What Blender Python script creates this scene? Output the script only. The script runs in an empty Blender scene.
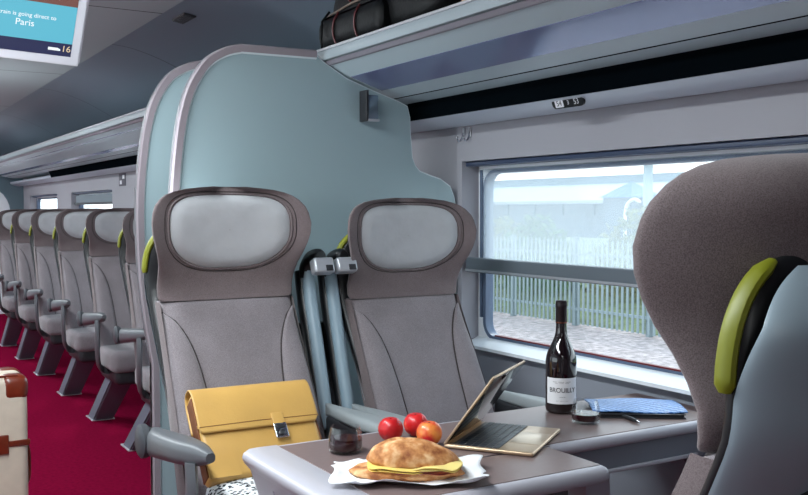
import bpy, bmesh, math, random
from mathutils import Vector, Matrix
random.seed(7)
PI = math.pi
C = bpy.context.scene.collection
sc = bpy.context.scene

# ------------------------------------------------------------------ materials
def lin(c):
    c /= 255.0
    return c / 12.92 if c <= 0.04045 else ((c + 0.055) / 1.055) ** 2.4
def rgb(r, g, b): return (lin(r), lin(g), lin(b), 1)
def _new(name):
    m = bpy.data.materials.new(name); m.use_nodes = True
    nt = m.node_tree
    return m, nt, nt.nodes['Principled BSDF'], nt.nodes['Material Output']
def mat(name, col, rough=0.5, metal=0.0, noise=None, bump=None, spec=0.5, coat=0.0, sheen=0.0, var=0.12):
    """col: sRGB 0-255; noise: scale of a colour mottling; bump: (scale, strength)"""
    m, nt, p, out = _new(name)
    c = rgb(*col)
    p.inputs['Base Color'].default_value = c
    p.inputs['Roughness'].default_value = rough
    p.inputs['Metallic'].default_value = metal
    p.inputs['Specular IOR Level'].default_value = spec
    p.inputs['Coat Weight'].default_value = coat
    p.inputs['Sheen Weight'].default_value = sheen
    tc = nt.nodes.new('ShaderNodeTexCoord')
    if noise:
        n = nt.nodes.new('ShaderNodeTexNoise'); n.inputs['Scale'].default_value = noise; n.inputs['Detail'].default_value = 4
        nt.links.new(tc.outputs['Object'], n.inputs['Vector'])
        r = nt.nodes.new('ShaderNodeValToRGB')
        r.color_ramp.elements[0].position = 0.3; r.color_ramp.elements[1].position = 0.7
        r.color_ramp.elements[0].color = tuple(v * (1 - var) for v in c[:3]) + (1,)
        r.color_ramp.elements[1].color = tuple(min(1, v * (1 + var)) for v in c[:3]) + (1,)
        nt.links.new(n.outputs['Fac'], r.inputs['Fac']); nt.links.new(r.outputs['Color'], p.inputs['Base Color'])
    if bump:
        n = nt.nodes.new('ShaderNodeTexNoise'); n.inputs['Scale'].default_value = bump[0]; n.inputs['Detail'].default_value = 3
        nt.links.new(tc.outputs['Object'], n.inputs['Vector'])
        b = nt.nodes.new('ShaderNodeBump'); b.inputs['Strength'].default_value = bump[1]; b.inputs['Distance'].default_value = 0.004
        nt.links.new(n.outputs['Fac'], b.inputs['Height']); nt.links.new(b.outputs['Normal'], p.inputs['Normal'])
    return m
def glass_mat(name, tint=(1, 1, 1), rough=0.0, base=0.04):
    m = bpy.data.materials.new(name); m.use_nodes = True; nt = m.node_tree; nt.nodes.clear()
    o = nt.nodes.new('ShaderNodeOutputMaterial'); mx = nt.nodes.new('ShaderNodeMixShader')
    t = nt.nodes.new('ShaderNodeBsdfTransparent'); t.inputs['Color'].default_value = (*tint, 1)
    g = nt.nodes.new('ShaderNodeBsdfGlossy'); g.inputs['Roughness'].default_value = rough
    fr = nt.nodes.new('ShaderNodeLayerWeight'); fr.inputs['Blend'].default_value = 0.25
    ad = nt.nodes.new('ShaderNodeMath'); ad.operation = 'MULTIPLY_ADD'; ad.inputs[1].default_value = 0.24; ad.inputs[2].default_value = base
    nt.links.new(fr.outputs['Fresnel'], ad.inputs[0]); nt.links.new(ad.outputs[0], mx.inputs[0])
    nt.links.new(t.outputs[0], mx.inputs[1]); nt.links.new(g.outputs[0], mx.inputs[2]); nt.links.new(mx.outputs[0], o.inputs['Surface'])
    return m
def emit_mat(name, col, s):
    m, nt, p, out = _new(name)
    p.inputs['Base Color'].default_value = (0.02, 0.02, 0.02, 1)
    p.inputs['Emission Color'].default_value = rgb(*col); p.inputs['Emission Strength'].default_value = s
    p.inputs['Roughness'].default_value = 0.6; p.inputs['Specular IOR Level'].default_value = 0.1
    return m
def fabric_mat(name, a, b):
    """woven cloth: two thread colours in a fine procedural weave"""
    m, nt, p, out = _new(name)
    tc = nt.nodes.new('ShaderNodeTexCoord')
    n = nt.nodes.new('ShaderNodeTexNoise'); n.inputs['Scale'].default_value = 700; n.inputs['Detail'].default_value = 1
    n2 = nt.nodes.new('ShaderNodeTexNoise'); n2.inputs['Scale'].default_value = 9; n2.inputs['Detail'].default_value = 3
    nt.links.new(tc.outputs['Object'], n.inputs['Vector']); nt.links.new(tc.outputs['Object'], n2.inputs['Vector'])
    ad = nt.nodes.new('ShaderNodeMath'); ad.operation = 'MULTIPLY_ADD'; ad.inputs[1].default_value = 0.35
    nt.links.new(n2.outputs['Fac'], ad.inputs[0]); nt.links.new(n.outputs['Fac'], ad.inputs[2])
    r = nt.nodes.new('ShaderNodeValToRGB')
    r.color_ramp.elements[0].position = 0.5; r.color_ramp.elements[1].position = 0.85
    r.color_ramp.elements[0].color = rgb(*a); r.color_ramp.elements[1].color = rgb(*b)
    nt.links.new(ad.outputs[0], r.inputs['Fac']); nt.links.new(r.outputs['Color'], p.inputs['Base Color'])
    bp = nt.nodes.new('ShaderNodeBump'); bp.inputs['Strength'].default_value = 0.25; bp.inputs['Distance'].default_value = 0.002
    nt.links.new(n.outputs['Fac'], bp.inputs['Height']); nt.links.new(bp.outputs['Normal'], p.inputs['Normal'])
    p.inputs['Roughness'].default_value = 0.85; p.inputs['Sheen Weight'].default_value = 0.25
    p.inputs['Specular IOR Level'].default_value = 0.25
    return m
def seam_mat(name, col, period, offset, rough):
    """painted panel with thin dark joints every `period` metres along the car"""
    m, nt, p, out = _new(name)
    tc = nt.nodes.new('ShaderNodeTexCoord'); s = nt.nodes.new('ShaderNodeSeparateXYZ')
    nt.links.new(tc.outputs['Object'], s.inputs[0])
    a = nt.nodes.new('ShaderNodeMath'); a.operation = 'ADD'; a.inputs[1].default_value = -offset + 40 * period
    nt.links.new(s.outputs['Y'], a.inputs[0])
    md = nt.nodes.new('ShaderNodeMath'); md.operation = 'MODULO'; md.inputs[1].default_value = period
    nt.links.new(a.outputs[0], md.inputs[0])
    lt = nt.nodes.new('ShaderNodeMath'); lt.operation = 'LESS_THAN'; lt.inputs[1].default_value = 0.012
    nt.links.new(md.outputs[0], lt.inputs[0])
    mx = nt.nodes.new('ShaderNodeMix'); mx.data_type = 'RGBA'
    mx.inputs[6].default_value = rgb(*col); mx.inputs[7].default_value = rgb(25, 28, 30)
    nt.links.new(lt.outputs[0], mx.inputs[0]); nt.links.new(mx.outputs[2], p.inputs['Base Color'])
    p.inputs['Roughness'].default_value = rough
    return m

M = {}
M['fabric'] = fabric_mat('seat_fabric', (112, 104, 107), (144, 136, 140))
M['fabric_side'] = fabric_mat('seat_side_fabric', (97, 85, 86), (126, 113, 114))
M['cover'] = mat('headrest_cloth', (180, 181, 184), 0.75, noise=14, bump=(22, 0.7), var=0.06)
M['piping'] = mat('dark_piping', (52, 44, 44), 0.7)
M['shell'] = mat('black_shell', (20, 21, 24), 0.38)
M['shellpanel'] = mat('slate_panel', (154, 170, 180), 0.38, noise=3, var=0.05)
M['lime'] = mat('lime_plastic', (122, 126, 20), 0.45)
M['dark'] = mat('dark_plastic', (38, 39, 43), 0.45)
M['pedestal'] = mat('pedestal_metal', (100, 108, 120), 0.5)
M['arm'] = mat('armrest_grey', (88, 91, 95), 0.42, noise=40, var=0.04)
M['armdark'] = mat('armrest_underside', (62, 65, 70), 0.5)
M['post'] = mat('post_bluegrey', (140, 160, 172), 0.4)
M['innerarm'] = mat('inner_armrest_grey', (146, 152, 154), 0.45)
M['silver'] = mat('silver_plastic', (190, 192, 198), 0.3, metal=0.4)
M['chrome'] = mat('chrome', (200, 200, 205), 0.15, metal=1.0)
M['carpet'] = mat('crimson_carpet', (114, 12, 44), 1.0, noise=55, bump=(500, 0.6), var=0.18, spec=0.0)
M['wall'] = mat('wall_panel', (176, 180, 186), 0.5, noise=2, var=0.02)
M['wallmauve'] = mat('wall_mauve', (160, 159, 166), 0.55, noise=2, var=0.02)
M['sill'] = mat('sill_white', (238, 242, 246), 0.4)
M['lowwall'] = mat('lower_wall_grey', (150, 154, 164), 0.6)
M['ceil'] = seam_mat('ceiling_panel', (158, 170, 172), 2.1, 4.03, 0.55)
M['cove'] = seam_mat('cove_panel', (112, 124, 136), 2.0, 4.9, 0.35)
M['rack'] = mat('rack_paint', (164, 178, 184), 0.35, noise=2, var=0.02)
M['rackpink'] = mat('rack_edge', (172, 170, 176), 0.4)
M['rackglass'] = mat('rack_glass', (112, 118, 152), 0.12, metal=0.3)
M['slot'] = mat('slot_black', (7, 12, 16), 0.5, spec=0.0)
M['rail'] = mat('rail_paint', (176, 182, 194), 0.3)
M['navy'] = mat('navy_frame', (56, 68, 94), 0.4)
M['winframe'] = mat('window_rubber', (92, 108, 132), 0.45)
M['red'] = mat('dark_red_seal', (110, 30, 34), 0.5)
M['pane'] = glass_mat('window_glass', (0.95, 0.98, 0.98), 0.0, 0.03)
M['frost'] = mat('frosted_panel', (152, 172, 177), 0.38, noise=1.2, var=0.04, spec=0.45)
M['parttrim'] = mat('partition_edge', (146, 136, 142), 0.4)
M['partline'] = mat('partition_edge_light', (205, 215, 218), 0.3)
M['tabletop'] = mat('table_laminate', (122, 104, 102), 0.36, noise=90, var=0.04)
M['tablelight'] = mat('table_edge', (180, 178, 186), 0.36)
M['tableapron'] = mat('table_apron', (122, 126, 136), 0.45)
M['monframe'] = mat('monitor_frame', (205, 205, 212), 0.4)

# ------------------------------------------------------------------ mesh helpers
def finish(bm, name, m, parent=None, smooth=True, ang=38, loc=None, rot=None):
    bmesh.ops.remove_doubles(bm, verts=bm.verts, dist=1e-6)
    bmesh.ops.recalc_face_normals(bm, faces=bm.faces)
    if smooth:
        for f in bm.faces: f.smooth = True
        for e in bm.edges:
            if len(e.link_faces) == 2 and e.calc_face_angle(0) > math.radians(ang): e.smooth = False
    me = bpy.data.meshes.new(name); bm.to_mesh(me); bm.free()
    me.materials.append(m)
    o = bpy.data.objects.new(name, me); C.objects.link(o)
    if parent is not None: o.parent = parent
    if loc is not None: o.location = loc
    if rot is not None: o.rotation_euler = rot
    return o
def box_bm(x0, x1, y0, y1, z0, z1, bev=0.0, seg=3, bm=None):
    b = bmesh.new()
    bmesh.ops.create_cube(b, size=1)
    for v in b.verts:
        v.co = Vector(((x0 + x1) / 2 + v.co.x * (x1 - x0), (y0 + y1) / 2 + v.co.y * (y1 - y0), (z0 + z1) / 2 + v.co.z * (z1 - z0)))
    if bev > 0:
        bmesh.ops.bevel(b, geom=b.edges[:], offset=bev, segments=seg, profile=0.5, affect='EDGES')
    if bm is None: return b
    return merge(bm, b)
def merge(bm, b):
    me = bpy.data.meshes.new('t'); b.to_mesh(me); b.free(); bm.from_mesh(me); bpy.data.meshes.remove(me)
    return bm
def box(name, m, dims, bev=0.0, parent=None, seg=3, **k):
    return finish(box_bm(*dims, bev=bev, seg=seg), name, m, parent, **k)
def loft_bm(rings, closed=True, cap=True, bm=None, wrap=False):
    bm = bm or bmesh.new()
    vs = [[bm.verts.new(p) for p in r] for r in rings]
    n = len(rings[0]); R = len(rings)
    for i in range(R if wrap else R - 1):
        a, b = vs[i], vs[(i + 1) % R]
        for j in range(n if closed else n - 1):
            try: bm.faces.new((a[j], a[(j + 1) % n], b[(j + 1) % n], b[j]))
            except ValueError: pass
    if cap and closed and not wrap:
        for r in (vs[0], vs[-1]):
            try: bm.faces.new(r)
            except ValueError: pass
    return bm
def grid_bm(fn, nu, nv, bm=None):
    return loft_bm([[fn(i / nu, j / nv) for i in range(nu + 1)] for j in range(nv + 1)], closed=False, cap=False, bm=bm)
def tube_bm(path, r, n=10, bm=None, flat=(1, 1), closed=False):
    """sweep a circle along path; r number or list"""
    P = [Vector(p) for p in path]; rings = []
    up = None
    for i, p in enumerate(P):
        if closed: t = P[(i + 1) % len(P)] - P[i - 1]
        else: t = P[min(i + 1, len(P) - 1)] - P[max(i - 1, 0)]
        t.normalize()
        if up is None:
            up = Vector((0, 0, 1)) if abs(t.z) < 0.9 else Vector((0, 1, 0))
        a = (up - t * up.dot(t)).normalized(); b = t.cross(a); up = a
        rr = r[i] if isinstance(r, (list, tuple)) else r
        rings.append([p + a * (math.cos(2 * PI * k / n) * rr * flat[0]) + b * (math.sin(2 * PI * k / n) * rr * flat[1]) for k in range(n)])
    return loft_bm(rings, bm=bm, wrap=closed)
def lathe_bm(prof, n=32, bm=None, c=(0, 0, 0)):
    rings = []
    for (r, z) in prof:
        rings.append([(c[0] + max(r, 1e-4) * math.cos(2 * PI * k / n), c[1] + max(r, 1e-4) * math.sin(2 * PI * k / n), c[2] + z) for k in range(n)])
    return loft_bm(rings, bm=bm)
def prism_bm(poly, axis, a, b, bm=None, bev=0):
    """extrude polygon poly (2D) along axis from a to b. axis 'y': poly=(x,z); 'x': (y,z); 'z': (x,y)"""
    def pt(p, t):
        return (p[0], t, p[1]) if axis == 'y' else (t, p[0], p[1]) if axis == 'x' else (p[0], p[1], t)
    b2 = loft_bm([[pt(p, a) for p in poly], [pt(p, b) for p in poly]])
    if bev:
        bmesh.ops.remove_doubles(b2, verts=b2.verts, dist=1e-6)
        ed = [e for e in b2.edges if len(e.link_faces) == 2 and e.calc_face_angle(0) > 0.6]
        bmesh.ops.bevel(b2, geom=ed, offset=bev, segments=3, profile=0.5, affect='EDGES')
    return b2 if bm is None else merge(bm, b2)
def rrect(w, h, r, n=6, cx=0, cy=0):
    pts = []
    for (sx, sy, a0) in ((1, 1, 0), (-1, 1, 90), (-1, -1, 180), (1, -1, 270)):
        for k in range(n + 1):
            a = math.radians(a0 + 90 * k / n)
            pts.append((cx + sx * (w / 2 - r) + r * math.cos(a), cy + sy * (h / 2 - r) + r * math.sin(a)))
    return pts
def interp(t, tab):
    if t <= tab[0][0]: return tab[0][1]
    for (a, x), (b, y) in zip(tab, tab[1:]):
        if t <= b:
            u = (t - a) / (b - a)
            return x + (y - x) * u
    return tab[-1][1]
def smooth_tab(tab, n=40):
    """Catmull-Rom resample of (h, value) -> callable"""
    def f(t):
        if t <= tab[0][0]: return tab[0][1]
        if t >= tab[-1][0]: return tab[-1][1]
        for i in range(len(tab) - 1):
            if tab[i][0] <= t <= tab[i + 1][0]:
                x0, y0 = tab[i]; x1, y1 = tab[i + 1]
                m0 = (tab[i + 1][1] - tab[i - 1][1]) / (tab[i + 1][0] - tab[i - 1][0]) if i > 0 else (y1 - y0) / (x1 - x0)
                m1 = (tab[i + 2][1] - y0) / (tab[i + 2][0] - x0) if i < len(tab) - 2 else (y1 - y0) / (x1 - x0)
                h = x1 - x0; u = (t - x0) / h
                return (2*u**3 - 3*u*u + 1)*y0 + (u**3 - 2*u*u + u)*h*m0 + (-2*u**3 + 3*u*u)*y1 + (u**3 - u*u)*h*m1
    return f
def spline(pts, n=6):
    """Catmull-Rom through points"""
    P = [Vector(p) for p in pts]; out = []
    for i in range(len(P) - 1):
        p0 = P[max(i - 1, 0)]; p1 = P[i]; p2 = P[i + 1]; p3 = P[min(i + 2, len(P) - 1)]
        for k in range(n):
            t = k / n
            out.append(0.5 * ((2 * p1) + (-p0 + p2) * t + (2*p0 - 5*p1 + 4*p2 - p3) * t*t + (-p0 + 3*p1 - 3*p2 + p3) * t**3))
    out.append(P[-1]); return out
def thing(name, label, cat, loc=(0, 0, 0), rz=0, group=None):
    o = bpy.data.objects.new(name, None); C.objects.link(o)
    o.location = loc; o.rotation_euler = (0, 0, rz); o.empty_display_size = 0.05
    tag(o, label, cat, group); return o
def tag(o, label, cat, group=None):
    o['label'] = label; o['category'] = cat
    if group: o['group'] = group
    return o
def struct(o):
    o['kind'] = 'structure'; return o
def dup(root, loc, rz, label, group=None):
    def cp(o, par):
        c = o.copy(); C.objects.link(c); c.parent = par
        for ch in o.children: cp(ch, c)
        return c
    r = cp(root, None); r.location = loc; r.rotation_euler = (0, 0, rz)
    r['label'] = label
    if group: r['group'] = group
    return r
def text_obj(name, body, size, m, parent, loc, rot=(0, 0, 0), ext=0.0004, align='CENTER', fn=None, sx=1.0):
    cu = bpy.data.curves.new('tmp', 'FONT'); cu.body = body; cu.size = size; cu.extrude = ext
    cu.align_x = align; cu.align_y = 'CENTER'
    t = bpy.data.objects.new('tmp', cu); C.objects.link(t)
    dg = bpy.context.evaluated_depsgraph_get(); dg.update()
    me = bpy.data.meshes.new_from_object(t.evaluated_get(dg)); me.name = name
    bpy.data.objects.remove(t); bpy.data.curves.remove(cu)
    for v in me.vertices:
        v.co.x *= sx
        if fn: v.co = fn(v.co)
    me.materials.clear(); me.materials.append(m)
    o = bpy.data.objects.new(name, me); C.objects.link(o); o.parent = parent
    o.location = loc; o.rotation_euler = rot
    return o

# ------------------------------------------------------------------ setting
Y0, Y1 = -2.6, 12.3
XL = -0.86
struct(box('floor', M['carpet'], (XL, 2.06, Y0, Y1, -0.06, 0.0)))
struct(box('ceiling', M['ceil'], (XL, 1.215, Y0, Y1, 2.10, 2.16)))
cov = spline([(1.215, 2.10), (1.33, 2.085), (1.50, 2.03), (1.68, 1.94), (1.84, 1.83), (1.95, 1.70)], 5)
poly = [(p.x, p.y) for p in cov] if False else [(p[0], p[1]) for p in cov]
poly += [(2.06, 1.70), (2.06, 2.16), (1.215, 2.16)]
struct(finish(prism_bm(poly, 'y', Y0, Y1), 'trim_1', M['cove']))
# right wall: piers and header above the sill, lower wall below
WINS = [(1.20, 2.83), (3.45, 5.05), (5.65, 7.25), (7.92, 9.52), (10.2, 11.8)]
ZB, ZT = 0.765, 1.43
bm = bmesh.new()
box_bm(1.95, 2.06, Y0, Y1, ZT, 1.72, bm=bm)
edges = [Y0] + [v for w in WINS for v in w] + [Y1]
for a, b in zip(edges[0::2], edges[1::2]): box_bm(1.95, 2.06, a, b, ZB - 0.01, ZT, bm=bm)
struct(finish(bm, 'wall_right', M['wallmauve'], smooth=False))
struct(box('trim_2', M['lowwall'], (2.0, 2.06, Y0, Y1, 0.0, ZB - 0.01)))
# left wall with its own windows
LW = [(1.0, 2.8), (3.5, 5.1), (5.8, 7.4), (8.1, 9.7)]
bm = bmesh.new()
box_bm(XL - 0.08, XL, Y0, Y1, ZT + 0.05, 2.16, bm=bm); box_bm(XL - 0.08, XL, Y0, Y1, -0.06, ZB, bm=bm)
edges = [Y0] + [v for w in LW for v in w] + [Y1]
for a, b in zip(edges[0::2], edges[1::2]): box_bm(XL - 0.08, XL, a, b, ZB, ZT + 0.05, bm=bm)
struct(finish(bm, 'wall_left', M['wall'], smooth=False))
struct(box('wall_back', M['wall'], (XL - 0.08, 2.06, Y0 - 0.08, Y0, -0.06, 2.16)))
struct(box('wall_far', M['sill'], (XL - 0.08, 2.06, Y1, Y1 + 0.08, -0.06, 2.16)))
# arched surround on the end bulkhead
arch = [(XL, 0), (XL, 2.1), (1.95, 2.1), (1.95, 0), (1.80, 0), (1.80, 1.25)]
for k in range(1, 9):
    a = PI / 2 * k / 8
    arch.append((1.35 + 0.45 * math.cos(a), 1.25 + 0.36 * math.sin(a)))
arch += [(XL + 0.2, 1.61), (XL + 0.2, 0)]
struct(finish(prism_bm(arch, 'y', Y1 - 0.05, Y1), 'trim_3', mat('bulkhead_teal', (96, 118, 128), 0.45), smooth=False))
# rounded rail under the rack and the dark glazed slot above it
pr = [(1.955, 1.60), (1.80, 1.60), (1.802, 1.577)] + [tuple(p[:2]) for p in spline([(1.802, 1.577), (1.84, 1.562), (1.885, 1.552), (1.92, 1.552), (1.945, 1.560), (1.955, 1.572)], 4)[1:]]
struct(finish(prism_bm(pr, 'y', Y0, Y1), 'trim_4', M['rail'], ang=50))
for k, (a, b) in enumerate(((Y0, 9.7),)):
    struct(finish(prism_bm([(1.775, 1.640), (1.80, 1.578), (1.83, 1.59), (1.83, 1.650)], 'y', a, b), 'trim_5', M['slot'], smooth=False))

def ring_bm(po, pi_, x, bm=None):
    """flat ring in the YZ plane between two equal-length outlines, with depth x=(xa, xb)"""
    a = [(x[0], p[0], p[1]) for p in po]; b = [(x[0], p[0], p[1]) for p in pi_]
    c = [(x[1], p[0], p[1]) for p in pi_]; d = [(x[1], p[0], p[1]) for p in po]
    return loft_bm([a, b, c, d], wrap=True, bm=bm)
def window(idx, a, b, full=True):
    cy, w = (a + b) / 2, b - a; cz, h = (ZB + ZT) / 2, ZT - ZB
    gz0, gz1 = 0.797, 1.386
    gw = w - 0.094
    po = rrect(w, h, 0.003, 8, cy, cz)
    pm = rrect(gw + 0.034, gz1 - gz0 + 0.028, 0.068, 8, cy, (gz0 + gz1) / 2)
    pi_ = rrect(gw, gz1 - gz0, 0.05, 8, cy, (gz0 + gz1) / 2)
    fr = finish(ring_bm(po, pm, (2.026, 2.06)), 'window_%d' % idx, M['sill'], ang=30); struct(fr)
    finish(ring_bm(pm, pi_, (2.024, 2.058)), 'rubber_frame', M['winframe'], fr, ang=30)
    finish(prism_bm([(p[0], p[1]) for p in pm], 'x', 2.040, 2.044), 'pane', M['pane'], fr, smooth=False)
    # sloped white ledge below the glass
    finish(prism_bm([(2.055, ZB + 0.03), (2.026, ZB + 0.024), (1.965, ZB - 0.002), (1.962, ZB - 0.012), (2.055, ZB - 0.012)], 'y', a, b), 'ledge', M['sill'], fr, ang=50)
    if full:
        box('seal', M['red'], (2.026, 2.04, a + 0.10, b - 0.10, gz0 + 0.000, gz0 + 0.005), 0, fr)
        box('blind_cassette', M['navy'], (1.965, 2.020, a + 0.001, b - 0.001, 1.412, ZT - 0.001), 0.004, fr)
        for yy in (a + 0.022, b - 0.022):
            box('guide_slot', M['winframe'], (2.018, 2.027, yy - 0.006, yy + 0.006, 0.86, 1.40), 0.002, fr)
    return fr
for k, (a, b) in enumerate(WINS): window(k + 1, a, b)
for k, (a, b) in enumerate(LW):
    w = box('window_%d' % (k + 1 + len(WINS)), M['pane'], (XL - 0.045, XL - 0.035, a, b, ZB, ZT + 0.05), smooth=False); struct(w)

# roller blind on the near window: sheer mesh, half down, with a weighted bar
def sheer():
    m = bpy.data.materials.new('sheer_mesh'); m.use_nodes = True; nt = m.node_tree; nt.nodes.clear()
    o = nt.nodes.new('ShaderNodeOutputMaterial'); mx = nt.nodes.new('ShaderNodeMixShader'); mx.inputs[0].default_value = 0.26
    t = nt.nodes.new('ShaderNodeBsdfTransparent'); d = nt.nodes.new('ShaderNodeBsdfTranslucent'); d.inputs[0].default_value = (0.86, 0.93, 0.97, 1)
    nt.links.new(t.outputs[0], mx.inputs[1]); nt.links.new(d.outputs[0], mx.inputs[2]); nt.links.new(mx.outputs[0], o.inputs['Surface'])
    return m
M['sheer'] = sheer()
bl = thing('roller_blind', 'half lowered sheer roller blind with grey bottom bar at the table window', 'blind', (1.99, 2.0, 1.05))
box('mesh_fabric', M['sheer'], (0.027, 0.0282, -0.765, 0.795, 0.0, 0.352), 0, bl, smooth=False)
bb = finish(prism_bm([(-0.028, 0.030), (-0.006, 0.032), (0.012, 0.026), (0.012, -0.02), (-0.022, -0.022), (-0.030, -0.012)], 'y', -0.79, 0.822, bev=0.003), 'bottom_bar', mat('blind_bar', (104, 112, 120), 0.45), bl, ang=50)
box('bar_lip', M['silver'], (-0.033, -0.026, -0.79, 0.822, -0.018, -0.010), 0.002, bl)
bl2 = thing('roller_blind', 'grey roller blind drawn a little way down a distant carriage window', 'blind', (1.99, 8.72, 1.33))
box('mesh_fabric', mat('grey_blind', (126, 138, 146), 0.7), (0, 0.002, -0.78, 0.78, 0.0, 0.07), 0, bl2, smooth=False)
box('bottom_bar', M['armdark'], (-0.015, 0.012, -0.78, 0.78, -0.02, 0.0), 0.004, bl2)

# ------------------------------------------------------------------ luggage rack
rk = thing('luggage_rack', 'long pale overhead luggage rack with tinted glass strip along the window side', 'luggage rack', (1.41, 5.0, 1.785))
ra, rb = Y0 - 5.0 + 0.02, 11.9 - 5.0
def rackp(pts): return [(x - 1.41, z - 1.785) for x, z in pts]
finish(prism_bm(rackp([(1.425, 1.785), (1.425, 1.745), (1.50, 1.706), (1.62, 1.668), (1.70, 1.648), (1.785, 1.636), (1.945, 1.636), (1.945, 1.785)]), 'y', ra, rb), 'rack_body', M['rack'], rk, smooth=False)
finish(prism_bm(rackp([(1.41, 1.792), (1.404, 1.780), (1.410, 1.757), (1.418, 1.755), (1.426, 1.755), (1.426, 1.792)]), 'y', ra, rb), 'front_lip', mat('rack_paint_dimmed', (140, 150, 156), 0.4), rk, ang=60)  # same paint as the rack, darkened to offset the strong light on the lip
finish(prism_bm(rackp([(1.410, 1.7985), (1.404, 1.795), (1.404, 1.789), (1.412, 1.788), (1.430, 1.7925), (1.430, 1.7985)]), 'y', ra, rb), 'lip_edge', M['rackpink'], rk)
finish(prism_bm(rackp([(1.414, 1.7515), (1.424, 1.7405), (1.434, 1.7395), (1.428, 1.752)]), 'y', ra, rb), 'lip_groove', mat('groove_mauve', (120, 116, 124), 0.5), rk, smooth=False)
finish(prism_bm(rackp([(1.500, 1.704), (1.620, 1.666), (1.622, 1.672), (1.502, 1.710)]), 'y', ra, 2.84 - 5.0), 'glass_strip', M['rackglass'], rk, smooth=False)
finish(prism_bm(rackp([(1.470, 1.7205), (1.640, 1.6605), (1.642, 1.668), (1.472, 1.728)]), 'y', 3.40 - 5.0, rb), 'glass_strip', M['rackglass'], rk, smooth=False)
finish(prism_bm(rackp([(1.698, 1.6475), (1.702, 1.6465), (1.703, 1.652), (1.699, 1.653)]), 'y', ra, rb), 'joint_line', M['slot'], rk, smooth=False)

# ------------------------------------------------------------------ partitions (frosted wind screens)
def partition(name, yy, label, lower):
    root = thing(name, label, 'partition', (0.92, yy, 0))
    outer = [(lower, 0.0), (lower, 0.55), (lower, 0.72), (0.902, 0.86), (0.884, 1.02), (0.877, 1.19), (0.879, 1.315), (0.890, 1.438), (0.907, 1.547), (0.936, 1.641), (0.988, 1.722), (1.051, 1.765), (1.111, 1.783)]
    outer = [Vector((x - 0.92, z)).to_tuple() for x, z in outer]
    top = [tuple(v) for v in spline([(p[0], p[1], 0) for p in outer[2:]], 5)]
    edge = [outer[0], outer[1]] + [(p[0], p[1]) for p in top] + [(1.376 - 0.92, 1.786)]
    under = [(1.376, 1.770), (1.402, 1.748), (1.425, 1.735), (1.490, 1.698), (1.61, 1.658), (1.695, 1.633), (1.732, 1.618), (1.742, 1.58), (1.745, 1.52), (1.752, 1.44), (1.765, 1.41), (1.785, 1.39), (1.83, 1.375), (1.874, 1.363), (1.915, 1.338), (1.932, 1.30), (1.943, 1.25), (1.945, 1.19), (1.945, 0.0)]
    under = [(x - 0.92, z) for x, z in under]
    bm = prism_bm(edge + under, 'y', -0.010, 0.010)
    finish(bm, 'panel', M['frost'], root, smooth=False)
    # wide edge moulding along the aisle side and the top
    def off(path, d):
        res = []
        for i, p in enumerate(path):
            a = Vector(path[max(i - 1, 0)]); b = Vector(path[min(i + 1, len(path) - 1)]); t = (b - a).normalized()
            res.append((p[0] + t.y * d, p[1] - t.x * d))
        return res
    inn = off(edge, 0.026)
    rings = []
    for p, q in zip(edge, inn):
        mx, mz = (p[0] * 0.8 + q[0] * 0.2, p[1] * 0.8 + q[1] * 0.2)
        rings.append([(p[0], -0.012, p[1]), (mx, -0.020, mz), (q[0], -0.018, q[1]), (q[0], 0.018, q[1]), (mx, 0.020, mz), (p[0], 0.012, p[1])])
    finish(loft_bm(rings), 'edge_moulding', M['parttrim'], root, ang=50)
    in2 = off(edge, 0.031)
    finish(loft_bm([[(q[0], -0.0175, q[1]), (r[0], -0.0125, r[1]), (r[0], 0.0125, r[1]), (q[0], 0.0175, q[1])] for q, r in zip(inn, in2)]), 'edge_bead', M['partline'], root)
    finish(tube_bm([(x, -0.004, z) for x, z in under[:-1]], 0.006, 6), 'rim', M['partline'], root)
    return root
p1 = partition('wind_screen', 2.865, 'tall frosted partition panel directly behind the two table seats', 0.955)
p2 = partition('wind_screen', 3.25, 'second frosted partition panel peeping out behind the nearer one', 0.925)
# mirror reflection of a clip on the near screen, modelled as solid pieces
cl = thing('clip_reflection', 'small dark bar and plate modelling a clip reflection under the rack where the near partition ends', 'clip', (1.545, 2.815, 1.575))
box('reflection_bar', M['dark'], (-0.006, 0.004, -0.012, 0.038, -0.02, 0.085), 0.002, cl)
box('reflection_plate', mat('reflection_grey', (120, 136, 150), 0.15, metal=0.5), (0.004, 0.045, -0.004, 0.038, -0.012, 0.070), 0.002, cl)
box('reflection_foot', M['silver'], (0.0, 0.046, -0.012, 0.0, -0.02, -0.012), 0.001, cl)

# ------------------------------------------------------------------ seats
F_ = smooth_tab([(0.40, -0.30), (0.50, -0.262), (0.60, -0.22), (0.70, -0.168), (0.80, -0.112), (0.90, -0.056), (0.97, -0.02), (1.02, 0.0), (1.10, 0.004), (1.22, 0.0), (1.33, -0.006)])
BW = smooth_tab([(0.40, 0.214), (0.55, 0.212), (0.75, 0.207), (0.90, 0.204), (0.985, 0.203)])
def e_(u, p): return max(0.0, 1 - abs(u) ** p) ** (1 / 2.4)
def back_front(x, h):
    w = BW(h); u = max(-1, min(1, x / w)); T = 0.085
    bol = 0.020 * (0.5 - 0.5 * math.cos(PI * min(1, max(0, (abs(u) - 0.48) / 0.40)))) * interp(h, [(0.4, 1), (0.8, 1), (0.97, 0.15)])
    mid = F_(h) + T / 2 - bol
    return mid - T / 2 * e_(u, 5)
HW = smooth_tab([(0.985, 0.198), (0.995, 0.2045), (1.03, 0.206), (1.07, 0.208), (1.10, 0.213), (1.14, 0.226), (1.18, 0.237), (1.21, 0.239), (1.24, 0.234), (1.265, 0.223), (1.285, 0.203), (1.300, 0.174), (1.311, 0.125), (1.318, 0.05)])
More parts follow.
